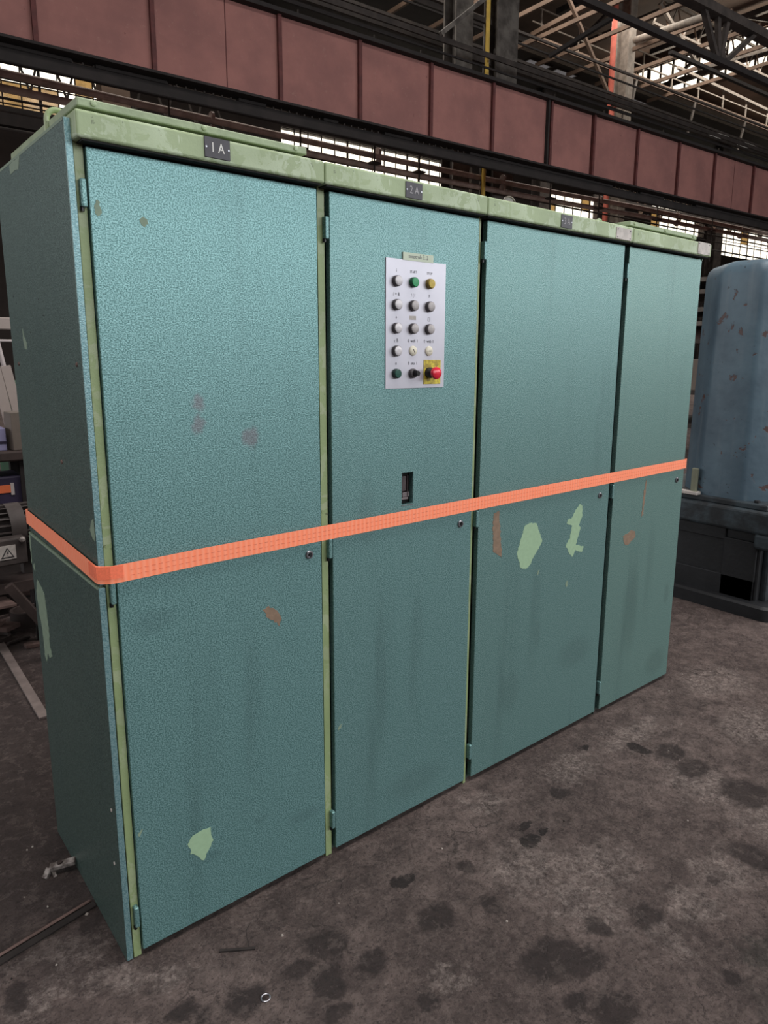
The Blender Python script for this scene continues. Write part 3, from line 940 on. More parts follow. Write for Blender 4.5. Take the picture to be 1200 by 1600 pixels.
roots = []
for i in range(4):
    (c0, c1), (d0, d1) = cabs[i], doors[i]
    R_ = empty('electrical_cabinet', (c0, 0, 0), labels[i], 'cabinet')
    roots.append(R_)
    L = lambda x: x - c0
    # carcass
    MB().box(0.002, c1 - c0 - 0.002, 0.045, DEPTH, 0.0, 2.055).build('carcass', MT['body'], R_)
    # door
    if i == 1:
        mb = plate_hole(L(d0), L(d1), DZ0, DZ1, L(.8745), L(.9195), 1.109, 1.210, 0, 0.022)
    else:
        mb = MB().box(L(d0), L(d1), 0, 0.022, DZ0, DZ1)
    dm_ = hammer('hammer_enamel_door_%d' % (i + 1), [(c, [((L(d0) + q[0][0], q[0][1], q[0][2]), q[1]) for q in LL]) for c, LL in SM[i]],
                 light=[(128, 167, 168), (126, 161, 161), (126, 158, 155), (130, 159, 151)][i])
    door = mb.build('door', dm_, R_, bevel=0.0022)
    for k, (nm, mt, poly) in enumerate(PCH[i]):
        tri_plate(jag([(L(p), q) for p, q in poly], seed=k + 5 * i), lambda p, q, t: (p, -t, q), mt, nm, door)
    # lock
    lx = [0.532, 1.132, 1.932, 2.536][i]
    lk = MB().lathe((L(lx), 0.002, 1.010), (0, -1, 0), [(0, .0125), (.005, .0125), (.0075, .0105), (.0078, .0072), (.003, .0068)], 20).build('lock', MT['chrome'], door, smooth=True)
    MB().prism([(-.0045, -.004), (.0045, -.004), (0, .005)], lambda p, q: (L(lx) + p, -.0055, 1.010 + q), lambda p, q: (L(lx) + p, -.001, 1.010 + q)).build('key_spindle', MT['black'], lk)
    # hinges
    for zt, zb in ((1.934, 1.872), (1.046, 0.982), (0.157, 0.095)):
        hx = L(d0) - 0.0125
        h_ = MB()
        h_.box(hx - .0045, hx + .0075, -0.007, 0.012, zb + .004, zt)
        ho = h_.build('hinge', MT['hinge'], R_, bevel=0.003)
        MB().tube([(hx - .002, .003, zb - .004), (hx - .002, .003, zb + .006)], .0045, 10).build('hinge_pin', MT['black'], ho)
    # frame posts (light green) and dark strips painted as the shadow gaps beside them
    fr = MB()
    if i == 0:
        fr.box(0.0, 0.020, 0.010, 0.045, 0, 2.03)
    else:
        fr.box(0.003, (.6035, 1.2025, 2.006)[i - 1] - c0, 0.010, 0.045, 0, 2.03)
    if i < 3:
        fr.box(L(d1) + .002 - (0), c1 - c0 - 0.0005, 0.016, 0.045, 0, 2.03)
    else:
        fr.box(L(d1) + .001, c1 - c0, 0.024, 0.045, 0, 2.03)
    fr.build('frame_post', MT['frame'] if i < 3 else MT['body'], R_, bevel=0.0015, seg=1)  # last post painted dark like the shadow gap beside it
    MB().box(0.003, L(d0) + .002, .030, .046, 0, 2.03).build('rebate_shade', MT['dark'], R_)
    MB().box(0.02, c1 - c0 - .002, .030, .046, 0.0, 0.06).build('sill_rail', MT['body'], R_)
    # header
    hm = MB().box(0.0005 if i else -0.004, c1 - c0 - .0005 - (0.0 if i < 3 else -.004), -0.034, DEPTH, 2.007, 2.062)
    hd = hm.build('header', MT['header'], R_, bevel=0.006, seg=3)
    MB().box(0.008, c1 - c0 - .008, -0.027, .05, 2.0035, 2.0085).build('header_shade_plate', MT['dark'], R_)  # added dark plate, the shade under the header put into its colour

# lids
lid_b = plain('lid_green', (150, 164, 132), 0.5, scale=14, var=0.2, bump=0.3)
for i, (a, b) in ((0, (-0.012, 0.545)), (3, (2.017, 2.530))):
    c0 = cabs[i][0]
    ld = MB().box(a - c0, b - c0, -0.002, 0.60, 2.076, 2.094).build('top_lid', lid_b, roots[i], bevel=0.003)
    MB().box(a - c0 + .02, b - c0 - .02, 0.022, 0.58, 2.058, 2.078).build('lid_gap_shade', MT['dark'], ld)  # dark block filling the gap under the lid, painted as its shade
    for t in (0.06, 0.5, 0.94):
        x = a - c0 + (b - a) * t
        MB().lathe((x, -.002, 2.086), (0, -1, 0), [(0, .006), (.003, .006), (.004, .003)], 10).build('lid_screw', MT['header'], ld)
# lifting eyes
eyes = [(0, 0.010, .22), (1, 1.045, .13), (2, 2.0 - .045, .1), (3, 2.22, .45)]
for i, x, y in eyes:
    c0 = cabs[i][0]
    zt = 2.062
    m = MB()
    rr = .024 if i == 0 else .017
    pts = [(x - c0 - rr, y, zt - .02), (x - c0 - rr, y, zt + (.03 if i == 0 else .02))] + [(x - c0 + rr * math.cos(PI - PI * k / 10), y, zt + (.035 if i == 0 else .022) + rr * math.sin(PI * k / 10)) for k in range(11)] + [(x - c0 + rr, y, zt + (.03 if i == 0 else .02)), (x - c0 + rr, y, zt - .02)]
    m.tube(pts, .0065, 10)
    m.build('lifting_eye', MT['header'] if i != 0 else MT['frame'], roots[i], smooth=True)
o = MB().lathe((1.425 - cabs[2][0], .10, 2.090), (-0.3, -1, 0.05), [(-.01, .016), (0, .025), (.008, .025), (.009, .021), (.006, .020)], 24).build('round_gauge', MT['bulb'], roots[2], smooth=True)
MB().tube([(1.425 - cabs[2][0], .105, 2.055), (1.425 - cabs[2][0], .105, 2.075)], .007, 8).build('gauge_stem', MT['bulb'], o)

# name plates on the header
for i, a, b, z0, z1, tx, ink in ((0, .25, .313, 2.016, 2.060, '1A', MT['white_ink']), (1, .849, .911, 2.012, 2.055, '2A', MT['pale_ink']), (2, 1.550, 1.611, 2.012, 2.055, '3A', MT['pale_ink'])):
    c0 = cabs[i][0]
    p = MB().box(a - c0, b - c0, -.0365, -.0335, z0, z1).build('name_plate', MT['plate'], roots[i], bevel=.0005, seg=1)
    text('plate_text', tx[0] + ' ' + tx[1], .030, ink, p, ((a + b) / 2 - c0, -.0368, (z0 + z1) / 2), sx=.8)
    for x in (a + .004, b - .004):
        MB().lathe((x - c0, -.0365, (z0 + z1) / 2), (0, -1, 0), [(0, .0022), (.001, .0022)], 8).build('plate_rivet', MT['chrome'], p)
for i, a, b, z0, z1 in ((2, 1.880, 1.978, 2.010, 2.052), (3, 2.488, 2.590, 2.012, 2.062)):
    c0 = cabs[i][0]
    p = MB().box(a - c0, b - c0, -.0365, -.0335, z0, z1).build('blank_plate', MT['white_plate'], roots[i], bevel=.0005, seg=1)
    for x in (a + .008, b - .008):
        for z in (z0 + .007, z1 - .007):
            MB().lathe((x - c0, -.0365, z), (0, -1, 0), [(0, .0025), (.001, .0025)], 8).build('plate_rivet', MT['plate'], p)

# left side panels (part of the first cabinet)
side_m = hammer('shaded_side_enamel', light=(92, 112, 106), dark=(62, 80, 76))  # darker copy of the enamel, the side's shade is in the colour
flange_m = hammer('lit_flange_enamel', scuffs=False, light=(130, 160, 163), dark=(98, 134, 139))  # lighter copy for the front folds, their lit tone is in the colour
c0 = cabs[0][0]
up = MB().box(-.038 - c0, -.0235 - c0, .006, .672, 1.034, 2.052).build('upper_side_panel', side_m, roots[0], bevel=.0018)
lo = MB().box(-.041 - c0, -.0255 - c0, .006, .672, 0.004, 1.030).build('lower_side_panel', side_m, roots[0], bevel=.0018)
MB().box(-.0375 - c0, -.0238 - c0, .0045, .0065, 1.036, 2.050).build('panel_fold', flange_m, up, bevel=.0006)
MB().box(-.0405 - c0, -.0258 - c0, .0045, .0065, .006, 1.028).build('panel_fold', flange_m, lo, bevel=.0006)
MB().box(-.0414 - c0, -.030 - c0, .010, .672, 1.024, 1.0306).build('worn_edge', MT['primer_dull'], lo)
MB().box(-.0385 - c0, -.030 - c0, .012, .672, 2.046, 2.0526).build('worn_edge', MT['primer_dull'], up)
sf = lambda p, q, t: (-.038 - c0 - t, p, q)
sf2 = lambda p, q, t: (-.041 - c0 - t, p, q)
for k, poly in enumerate(([(0.506, 2.045), (0.389, 2.046), (0.414, 2.018), (0.451, 2.022), (0.502, 2.02)], [(0.527, 1.631), (0.515, 1.61), (0.492, 1.591), (0.497, 1.576), (0.518, 1.576), (0.529, 1.6)], [(0.012, 1.197), (0.010, 1.171), (0.013, 1.141), (0.029, 1.146), (0.045, 1.164), (.03, 1.185)])):
    tri_plate(jag(poly, .0012, 40 + k), sf, MT['primer_dull'], 'paint_chip', up)
tri_plate(jag([(0.62, 0.893), (0.586, 0.884), (0.546, 0.865), (0.535, 0.816), (0.531, 0.747), (0.536, 0.705), (0.517, 0.68), (0.549, 0.663), (0.568, 0.673), (0.595, 0.635), (0.61, 0.648), (0.612, 0.725), (0.635, 0.795), (0.645, 0.85)], .003, 50), sf2, MT['primer_dull'], 'paint_chip', lo)
tri_plate(jag([(.655, 1.02), (.672, 1.02), (.672, .93), (.664, .94)], .002, 51), sf2, MT['primer_dull'], 'paint_chip', lo)
tri_plate(jag([(.635, .915), (.65, .918), (.652, .93), (.64, .94)], .001, 52), sf2, MT['primer_dull'], 'paint_chip', lo)
for y, z in ((.045, 1.545), (.605, 1.535), (.24, 1.30)):
    MB().lathe((-.038 - c0, y, z), (-1, 0, 0), [(0, .006), (.0015, .005), (.003, .003)], 8).build('panel_screw', MT['rust'], up)
for y, z in ((.04, .43), (.05, .27)):
    MB().lathe((-.041 - c0, y, z), (-1, 0, 0), [(0, .005), (.0015, .004)], 8).build('panel_screw', MT['white_plate'], lo)
for y, z in ((.60, 1.72), (.30, 1.66), (.33, 1.70), (.44, 1.62), (.57, 1.70)):
    MB().lathe((-.038 - c0, y, z), (-1, 0, 0), [(0, .003), (.0006, .002)], 6).build('panel_hole', MT['black'], up)
# right side panel of the last cabinet
c0 = cabs[3][0]
MB().box(2.6045 - c0, 2.618 - c0, .02, .66, .004, 2.05).build('side_panel', side_m, roots[3], bevel=.0018)
MB().box(2.590 - c0, 2.5935 - c0, -.004, -.001, 1.994, 2.010).build('burr', MT['primer_dull'], roots[3])

# latch recess in the second door
c0 = cabs[1][0]
q = lambda x: x - c0
rc = MB().box(q(.866), q(.928), .026, .060, 1.10, 1.219).build('latch_recess', MT['dark'], roots[1])
lv = MB().box(q(.877), q(.899), .010, .024, 1.150, 1.198).box(q(.903), q(.907), .008, .024, 1.13, 1.20).build('latch_lever', plain('latch_steel', (74, 64, 66), 0.5, scale=40, var=.3), roots[1], bevel=.002)
MB().box(q(.878), q(.905), .006, .024, 1.124, 1.130).box(q(.885), q(.912), .010, .024, 1.131, 1.146).build('latch_tongue', plain('latch_pale', (112, 104, 106), 0.45, scale=40, var=.3), lv, bevel=.001)
MB().box(q(.873), q(.921), -.0008, .003, 1.1055, 1.1085).build('slot_lip', MT['chrome'], roots[1])

# ------------------------------------------------------------------ push button panel
cp = MB().box(q(.8045), q(1.0405), -.0030, 0.0, 1.4725, 1.848).build('control_panel', MT['panel'], roots[1], bevel=.0006, seg=1)
cols_, rows_ = (.843, .9075, .972), (1.785, 1.7175, 1.6505, 1.584, 1.5175)


def push(x, z, capmat, name, collar=None, **kw):
    col_ = collar or MT['ring']
    r0, h = kw.get('r0', .0150) * 1.06, kw.get('h', .012)
    m = MB()
    m.lathe((q(x), -.003, z), (0, -1, 0), [(0, r0), (h * .6, r0), (h, r0 * .94), (h + .0003, r0 * .83)], 28)
    m.cur = 1
    m.lathe((q(x), -.0025 - h, z), (0, -1, 0), [(-.002, r0 * .86), (.0022, r0 * .86), (.0030, r0 * .80), (.0033, r0 * .3)], 28)
    return m.build(name, [col_, capmat], cp, smooth=True)


for j in range(4):
    for i in range(3):
        if j == 3 and i:
            continue
        cm = MT['cap_clear']
        collar = None
        if j == 0 and i == 1:
            cm, collar = MT['cap_green'], plain('green_collar', (16, 86, 56), 0.4, var=.2)
        elif j == 0 and i == 2:
            cm, collar = MT['cap_yellow'], plain('brass_collar', (128, 106, 44), 0.4, var=.2)
        elif i and j:
            cm = MT['cap_dull']
        push(cols_[i], rows_[j], cm, 'push_button', collar, r0=.0142 if collar else .0150)
push(cols_[0], rows_[4], MT['cap_dark'], 'push_button', plain('dark_green_collar', (22, 44, 40), 0.4, var=.2), r0=.0138)
for i, ang in ((1, -60), (2, 0)):
    x, z = cols_[i] + .002, rows_[3] + .001
    m = MB().lathe((q(x), -.003, z), (0, -1, 0), [(0, .0148), (.003, .0146), (.0055, .012), (.0065, .006)], 28)
    m.cur = 1
    a = math.radians(ang)
    m.bar((q(x) - .006 * math.cos(a), -.0097, z - .006 * math.sin(a)), (q(x) + .006 * math.cos(a), -.0097, z + .006 * math.sin(a)), .0018, .001, up=(0, 1, 0))
    m.build('key_switch', [MT['cream'], MT['black']], cp, smooth=True)
# rotary switch
x, z = cols_[1], rows_[4]
m = MB().lathe((q(x), -.003, z), (0, -1, 0), [(0, .0145), (.008, .0145), (.012, .013), (.0122, .01)], 28)
m.cur = 1
m.prism([(-.006, -.009), (.006, -.009), (.011, .003), (.0045, .013), (-.0045, .013), (-.008, .003)], lambda p, r_: (q(x) + p * .9 + .001, -.014, z + r_ * .8), lambda p, r_: (q(x) + p * .75 + .003, -.030, z - .001 + r_ * .72))
m.build('rotary_switch', [plain('grey_black_ring', (66, 62, 64), .35, var=.2), MT['black']], cp, bevel=.001)
# emergency stop
MB().box(q(.9535), q(1.0245), -.0046, -.003, 1.4835, 1.5575).build('yellow_backplate', MT['yellow'], cp, bevel=.0005, seg=1)
x, z = .974, 1.5185
m = MB().lathe((q(x), -.0046, z), (0, -1, 0), [(0, .0165), (.012, .0165), (.016, .0135), (.030, .0125)], 28)
m.cur = 1
m.lathe((q(x), -.034, z), (0, -1, 0), [(-.003, .011), (-.001, .0175), (.006, .0190), (.011, .0175), (.0145, .012), (.0155, .004)], 32)
m.build('emergency_stop', [plain('black_stop_collar', (34, 30, 28), .35, var=.2), MT['red']], cp, smooth=True)
# sticker and printed legends
st = MB().box(q(.8675), q(.9865), -.0042, -.0006, 1.8465, 1.8685).build('paper_label', MT['tape'], cp)
text('label_text', 'soustruh č. 2', .0155, MT['grey_ink'], st, (q(.927), -.0044, 1.8585), sx=.92)
leg = [(0, 0, '\u2022', .012), (1, 0, 'START', .0085), (2, 0, 'STOP', .0085), (0, 1, '/ = \u25ae', .012), (1, 1, '/ ( I', .011), (2, 1, 'F', .011), (0, 2, '\u2666', .012), (1, 2, 'I O I', .008), (2, 2, '[ ]', .010), (0, 3, 'c B', .012),
       (1, 3, '0  weh  I', .0105), (2, 3, '0  web  I', .0105), (0, 4, '\u2296', .012), (1, 4, '0  oto  I', .0105)]
SYM = {'\u2022': 'i', '\u2666': '+', '\u25ae': 'B', '\u2296': 'e'}
for i, j, tx, sz in leg:
    for k, v in SYM.items():
        tx = tx.replace(k, v)
    text('legend_text', tx, sz * 1.25, MT['black_ink'] if j else MT['grey_ink'], cp, (q(cols_[i]) + .001, -.0032, rows_[j] + .0300), sx=.85)
o = MB().box(q(.9075 - .013), q(.9075 + .013), -.0036, -.0030, 1.6765, 1.688).build('tiny_label', MT['white_plate'], cp)

# ------------------------------------------------------------------ strap
st = empty('cargo_strap', (0, 0, 1.06), 'orange webbing strap pulled tight around all four cabinets', 'strap')


def ribbon(path, wdt, off=0.0018):
    """path of (x, y, z-centre); flat webbing standing on edge with real thickness"""
    n_ = len(path)
    vs, fs = [], []
    P2 = [Vector((p[0], p[1])) for p in path]
    for i in range(n_):
        d = (P2[min(i + 1, n_ - 1)] - P2[max(i - 1, 0)]).normalized()
        nn = Vector((d.y, -d.x)) * off
        for sgn in (1, -1):
            for e in (0, 1):
                p = P2[i] + nn * e
                vs.append((p.x, p.y, path[i][2] - 1.06 + sgn * wdt / 2))
    for i in range(n_ - 1):
        a, b = i * 4, i * 4 + 4
        fs += [(a, a + 1, b + 1, b), (a + 1, a + 3, b + 3, b + 1), (a + 3, a + 2, b + 2, b + 3), (a + 2, a, b, b + 2)]
    fs += [(0, 2, 3, 1), ((n_ - 1) * 4, (n_ - 1) * 4 + 1, (n_ - 1) * 4 + 3, (n_ - 1) * 4 + 2)]
    return vs, fs


def zf(x):
    return 1.0635 + (x / 2.6) * 0.019 - (0.004 * math.exp(-((x - 0.02) / .1) ** 2))


path = [(-.0425, .674, 1.080), (-.0425, .33, 1.073), (-.0425, .05, 1.0655), (-.0425, .012, 1.064), (-.0405, .0035, 1.063), (-.036, .0015, 1.062), (-.016, -.0078, 1.0605), (0.0, -.0083, 1.0605)]
path += [(x / 10, -.0083, zf(x / 10)) for x in range(1, 26)]
path += [(2.594, -.0083, zf(2.594)), (2.602, -.005, zf(2.6)), (2.615, .012, zf(2.6)), (2.6205, .03, zf(2.6)), (2.6205, .4, 1.085), (2.6205, .674, 1.085)]
vs, fs = ribbon(path, .043)
MB().add(vs, fs).build('webbing', MT['strap'], st)
vs, fs = ribbon([(2.62, .6755, 1.085), (1.2, .6755, 1.08), (-.042, .6755, 1.08)], .043)
MB().add(vs, fs).build('webbing', MT['strap'], st)
p2 = [(p[0], p[1] - .0021, p[2]) for p in path[4:9]]
p2[-1] = (.012, -.0104, zf(.012))
vs, fs = ribbon([(-.0447, .05, 1.0700), (-.0447, .012, 1.069), (-.0425, .0015, 1.068), (-.037, -.0006, 1.067), (-.016, -.0098, 1.0665), (.013, -.0104, 1.0665)], .031)
MB().add(vs, fs).build('second_layer', plain('darker_orange_webbing', (246, 122, 88), .7, scale=200, var=.12), st)
stm = MB()
x = .03
while x < 2.58:
    for dz in (-.007, .006):
        stm.box(x, x + .010, -.01045, -.0098, zf(x) - 1.06 + dz - .0004, zf(x) - 1.06 + dz + .0004)
    x += .017
stm.build('stitching', MT['stitch'], st)['kind'] = 'stuff'

# ================================================================== BLUE MACHINE
mc = empty('blue_machine', (3.75, 0.03, 0), 'scuffed blue cast iron machine column on a dark base right of the cabinets', 'machine')


def loft(mb, rings):
    n_ = len(rings[0])
    vs = [p for rg in rings for p in rg]
    fs = []
    for i in range(len(rings) - 1):
        fs += [(i * n_ + k, i * n_ + (k + 1) % n_, (i + 1) * n_ + (k + 1) % n_, (i + 1) * n_ + k) for k in range(n_)]
    fs += [tuple(reversed(range(n_))), tuple((len(rings) - 1) * n_ + k for k in range(n_))]
    return mb.add(vs, fs)


def octo(x0, x1, y0, y1, cx, cy, z, rc=3, shrink=0.0):
    """rectangle with big chamfers, each chamfer corner rounded a little"""
    x0, x1, y0, y1 = x0 + shrink, x1 - shrink, y0 + shrink, y1 - shrink
    pts = [(x0, y0 + cy), (x0 + cx, y0), (x1 - cx, y0), (x1, y0 + cy), (x1, y1 - cy), (x1 - cx, y1), (x0 + cx, y1), (x0, y1 - cy)]
    out = []
    n_ = len(pts)
    for i, p in enumerate(pts):
        a, b = Vector(pts[i - 1]), Vector(pts[(i + 1) % n_])
        p = Vector(p)
        for t in (-1, 0, 1):
            if t < 0:
                v = p + (a - p).normalized() * .022
            elif t > 0:
                v = p + (b - p).normalized() * .022
            else:
                v = p + ((a - p).normalized() + (b - p).normalized()) * .007
            out.append((v.x, v.y, z))
    return out


OX = 3.75
rings = []
for z, sh in ((0.700, 0.0), (1.2, .006), (1.9, .014), (2.06, .015), (2.105, .024), (2.130, .042), (2.145, .075), (2.152, .13), (2.160, .22)):
    rings.append(octo(.06, 1.0, .03, .72, .20, .20, z, shrink=sh))
loft(MB(), rings).build('column_housing', MT['blue'], mc, smooth=True)
# flange plates
MB().prism([(0, 0.0), (.95, 0.0), (.95, 1.0), (0, 1.0)], lambda p, q_: (p, q_ - .0, .520), lambda p, q_: (p, q_, .665)).build('table_slab', MT['bluedark'], mc, bevel=.02, seg=3)
MB().box(.03, .96, .06, .97, .664, .702).build('column_flange', MT['bluedark'], mc, bevel=.008, seg=2)
MB().box(.0, .10, .0, .11, .43, .53).build('slab_boss', MT['bluedark'], mc, bevel=.02, seg=3)
for bx, by in ((.075, .14), (.075, .62), (.30, .085), (.52, .085)):
    MB().lathe((bx, by, .700), (0, 0, 1), [(0, .018), (.016, .018), (.018, .012)], 6).build('flange_bolt', MT['nearblack'], mc)
# pedestal: frame with recessed window
ped = MB()
ped.box(.06, .90, .08, .93, .06, .52)
ped.build('pedestal', MT['nearblack'], mc, bevel=.012)
MB().box(.045, .075, .30, .90, .44, .52).box(.045, .075, .10, .31, .06, .46).box(.045, .075, .10, .9, .06, .22).box(.045, .075, .78, .9, .2, .46).build('pedestal_rib', MT['nearblack'], mc, bevel=.006)
MB().box(.10, .9, .04, .09, .08, .50).build('pedestal_front', MT['bluedark'], mc, bevel=.015)
ft = []
for z, sh in ((0.0, .0), (.075, .0), (.09, .012)):
    ft.append(octo(-.02, 1.0, -.06, 1.0, .05, .05, z, shrink=sh))
loft(MB(), ft).build('foot', MT['nearblack'], mc, smooth=True)
# gauge bracket on its left side and the arched opening on its front
MB().box(.02, .045, .51, .55, .70, .87).build('side_bracket', plain('khaki_bracket', (120, 122, 104), .6, scale=10, var=.2), mc, bevel=.006)
MB().box(.0, .05, .49, .62, .70, .72).build('bracket_foot', MT['white_plate'], mc, bevel=.003)
MB().box(.205, .265, .036, .052, .705, .86).build('front_opening', MT['dark'], mc, bevel=.01)
MB().box(.20, .9, -.06, .02, .38, .50).build('front_ledge', MT['nearblack'], mc, bevel=.01)
MB().box(.12, .60, -.05, .01, .50, .515).build('wood_shim', MT['beige'], mc)

# ================================================================== FAR RIGHT GAP (storage seen between cabinet and machine)
rk = empty('storage_rack', (9.5, 3.2, 0), 'dark distant rack with stacked pale goods seen between cabinet and machine', 'rack')
for x, y in ((0, 0), (1.6, 0), (0, 1.6), (1.6, 1.6)):
    MB().bar((x, y, 0), (x, y, 2.65), .08, .08).build('upright', MT['darksteel'], rk)
for z in (.5, 1.0, 1.75, 2.0, 2.2, 2.45, 2.62):
    MB().box(0, 1.6, 0, 1.6, z, z + .06).build('shelf', MT['greysteel'] if z > 1.9 else MT['darksteel'], rk)
rd = random.Random(5)
for k in range(8):
    z = (.56, 1.06, 1.06, 1.06, .56, 1.81, 1.81, 1.06)[k]
    y = .05 + (k % 4) * .38
    x = .04 + (k // 4) * .7
    hh = rd.uniform(.2, .55) if z < 1.5 else .17
    o = MB().box(0, .5, 0, .3, 0, hh).build('crate', MT[('beige', 'boxboard', 'rust', 'whiteframe')[k % 4]], loc=(9.5 + x, 3.2 + y, z), bevel=.01)
    tag(o, 'dusty %s crate, %s on the %s shelf of the distant rack' % (('beige', 'brown', 'rusty', 'white')[k % 4], ORD[k % 4], {.56: 'lowest', 1.06: 'middle', 1.81: 'upper'}[z] + (' rear' if k // 4 else '')), 'crate', 'crates on the distant rack')

# ================================================================== LEFT BACKGROUND CLUTTER
bn = empty('work_bench', (-1.2, 2.9, 0), 'dark workbench behind the cabinets at the left edge', 'bench')
MB().box(0, 1.75, 0, .35, .93, .99).build('bench_top', MT['scrapdark'], bn, bevel=.01)
for x, y in ((.1, .05), (1.62, .05), (.1, .3), (1.62, .3)):
    MB().bar((x, y, 0), (x, y, .93), .05, .05).build('leg', MT['blacksteel'], bn)
o = MB().box(-.055, .04, 0, .12, 0, .22).build('cardboard_box', MT['boxboard'], loc=(.425, 2.92, .99), rot=(0, 0, .1), bevel=.004)
tag(o, 'small upright grey brown box on the bench edge', 'box')
lc = MB().box(-.3, .09, 0, .2, 0, .13).build('carton', MT['lilac'], loc=(.255, 2.95, .99), bevel=.004)
tag(lc, 'white and violet carton on the bench left of the brown box', 'box')
MB().box(-.3, .091, -.002, .0, .04, .055).build('carton_stripe', MT['purple'], lc)
# leaning boards, two visible
for k, (x, dx, lab) in enumerate(((.365, .0, 'beige board leaning upright above the bench, left one'), (.425, .03, 'beige board leaning upright above the bench, right one'))):
    o = MB().bar((0, 0, 0), (-.05, .05, .42 - k * .03), .055, .012, up=(0, 1, 0)).build('beige_board', MT['beige'], loc=(x + .03, 3.05, 1.08), bevel=.003)
    tag(o, lab, 'board')
wf = empty('white_tube_stand', (.3, 3.2, 0), 'thin white tubular stand at the left edge behind the boards', 'stand')
MB().tube([(.02, 0, .99), (-.05, 0, 1.75)], .013, 10).build('tube', MT['whiteframe'], wf, smooth=True)
MB().tube([(.14, 0, 1.3), (.08, 0, 1.72)], .013, 10).build('tube', MT['whiteframe'], wf, smooth=True)
MB().tube([(-.3, 0, 1.615), (.3, 0, 1.615)], .008, 8).build('cross_tube', MT['whiteframe'], wf, smooth=True)
MB().box(.04, .2, -.03, .03, 1.68, 1.75).build('top_plate', MT['beige'], wf, bevel=.006)
gm = empty('green_machine', (.50, 3.4, 0), 'dark green machine body hidden behind the cabinet back', 'machine')
MB().box(0, .8, 0, .7, .0, .95).build('bed', MT['greenmachine'], gm, bevel=.02)
MB().box(.03, .5, .1, .6, .95, 1.35).build('headstock', MT['greenmachine'], gm, bevel=.03)
MB().box(.02, 1.73, .02, .33, .26, .30).build('lower_shelf', MT['scrapdark'], bn)
cr = empty('dark_crate', (-.21, 2.94, .0), 'dark violet crate with an orange band under the bench', 'crate')
MB().box(0, .62, 0, .25, .30, .84).build('crate_body', MT['purple'], cr, bevel=.01)
MB().box(.0, .55, -.004, .0, .745, .79).build('orange_strip', MT['orangeband'], cr)
MB().box(.55, .568, -.005, .0, .73, .80).build('pale_strip', MT['whiteframe'], cr)
o = MB().bar((0, 0, 0), (.06, .02, -.895), .02, .01).build('white_lath', MT['whiteframe'], loc=(.385, 2.6, .90))
tag(o, 'thin pale lath leaning slanted beside the dark crate', 'lath')
pf = empty('perforated_strip', (.43, 2.5, .45), 'brown perforated steel strip standing slanted near the bench', 'strip')
MB().bar((-.05, 0, 0), (.03, .02, .42), .055, .008, up=(0, 1, 0)).build('strip', MT['boxboard'], pf)
for k in range(8):
    t = (k + .6) / 8
    MB().box(-.05 + .08 * t - .012, -.05 + .08 * t + .008, -.008 + .02 * t, -.004 + .02 * t, .42 * t - .006, .42 * t + .008).build('slot', MT['dark'], pf)
o = MB().bar((0, 0, 0), (-.02, .0, -1.0), .02, .02).build('black_post', MT['blacksteel'], loc=(.335, 2.45, 1.0))
tag(o, 'thin black post in front of the bench', 'post')

# electric motor with terminal box and hazard sticker
mo = empty('electric_motor', (.10, 2.35, .42), 'dusty finned electric motor with a warning triangle on its terminal box', 'motor', rz=.05)
MB().lathe((-.35, .0, .25), (1, 0, 0), [(0, .09), (.02, .1), (.75, .1), (.78, .08)], 28).build('stator', MT['motor'], mo, smooth=True)
for k in range(22):
    a = 2 * PI * k / 22
    MB().bar((-.30, .108 * math.cos(a), .25 + .108 * math.sin(a)), (.40, .108 * math.cos(a), .25 + .108 * math.sin(a)), .006, .03, up=(0, math.cos(a), math.sin(a))).build('cooling_fin', MT['motor'], mo)
MB().lathe((.09, 0, .25), (1, 0, 0), [(0, .126), (.07, .126)], 28).build('clamp_band', MT['motor'], mo, smooth=True)
tb = MB().box(-.10, .135, -.19, -.10, .10, .235).build('terminal_box', MT['motor'], mo, bevel=.008)
hs = MB().box(.005, .083, -.1925, -.190, .135, .205).build('warning_sticker', MT['white_plate'], tb)
MB().prism([(.016, .143), (.074, .143), (.045, .196)], lambda p, q_: (p, -.1935, q_), lambda p, q_: (p, -.1925, q_)).build('triangle', MT['black_ink'], hs)
MB().prism([(.024, .148), (.066, .148), (.045, .186)], lambda p, q_: (p, -.1940, q_), lambda p, q_: (p, -.1934, q_)).build('triangle_field', MT['white_plate'], hs)
MB().prism([(.047, .182), (.040, .166), (.046, .167), (.043, .151), (.051, .170), (.045, .169)], lambda p, q_: (p, -.1946, q_), lambda p, q_: (p, -.1939, q_)).build('bolt_mark', MT['black_ink'], hs)
MB().lathe((.115, -.19, .225), (0, -1, 0), [(0, .014), (.012, .014), (.02, .008)], 8).build('eye_bolt', MT['bracket'], mo)
for x in (-.2, .2):
    MB().bar((x, 0, 0), (x, 0, .2), .10, .06).build('foot', MT['motor'], mo)
o = empty('motor_stand', (-.2, 2.2, 0), 'dark low trestle carrying the electric motor', 'stand')
MB().box(0, .75, 0, .35, .37, .42).build('top', MT['scrapdark'], o)
for x, y in ((.04, .04), (.71, .04), (.04, .31), (.71, .31)):
    MB().bar((x, y, 0), (x, y, .37), .05, .05).build('leg', MT['blacksteel'], o)
o = MB().bar((0, 0, 0), (.25, -.05, -.42), .05, .04).build('slanted_bar', MT['scrapdark'], loc=(.14, 2.14, .43))
tag(o, 'dark bar leaning slantwise against the motor trestle', 'bar')

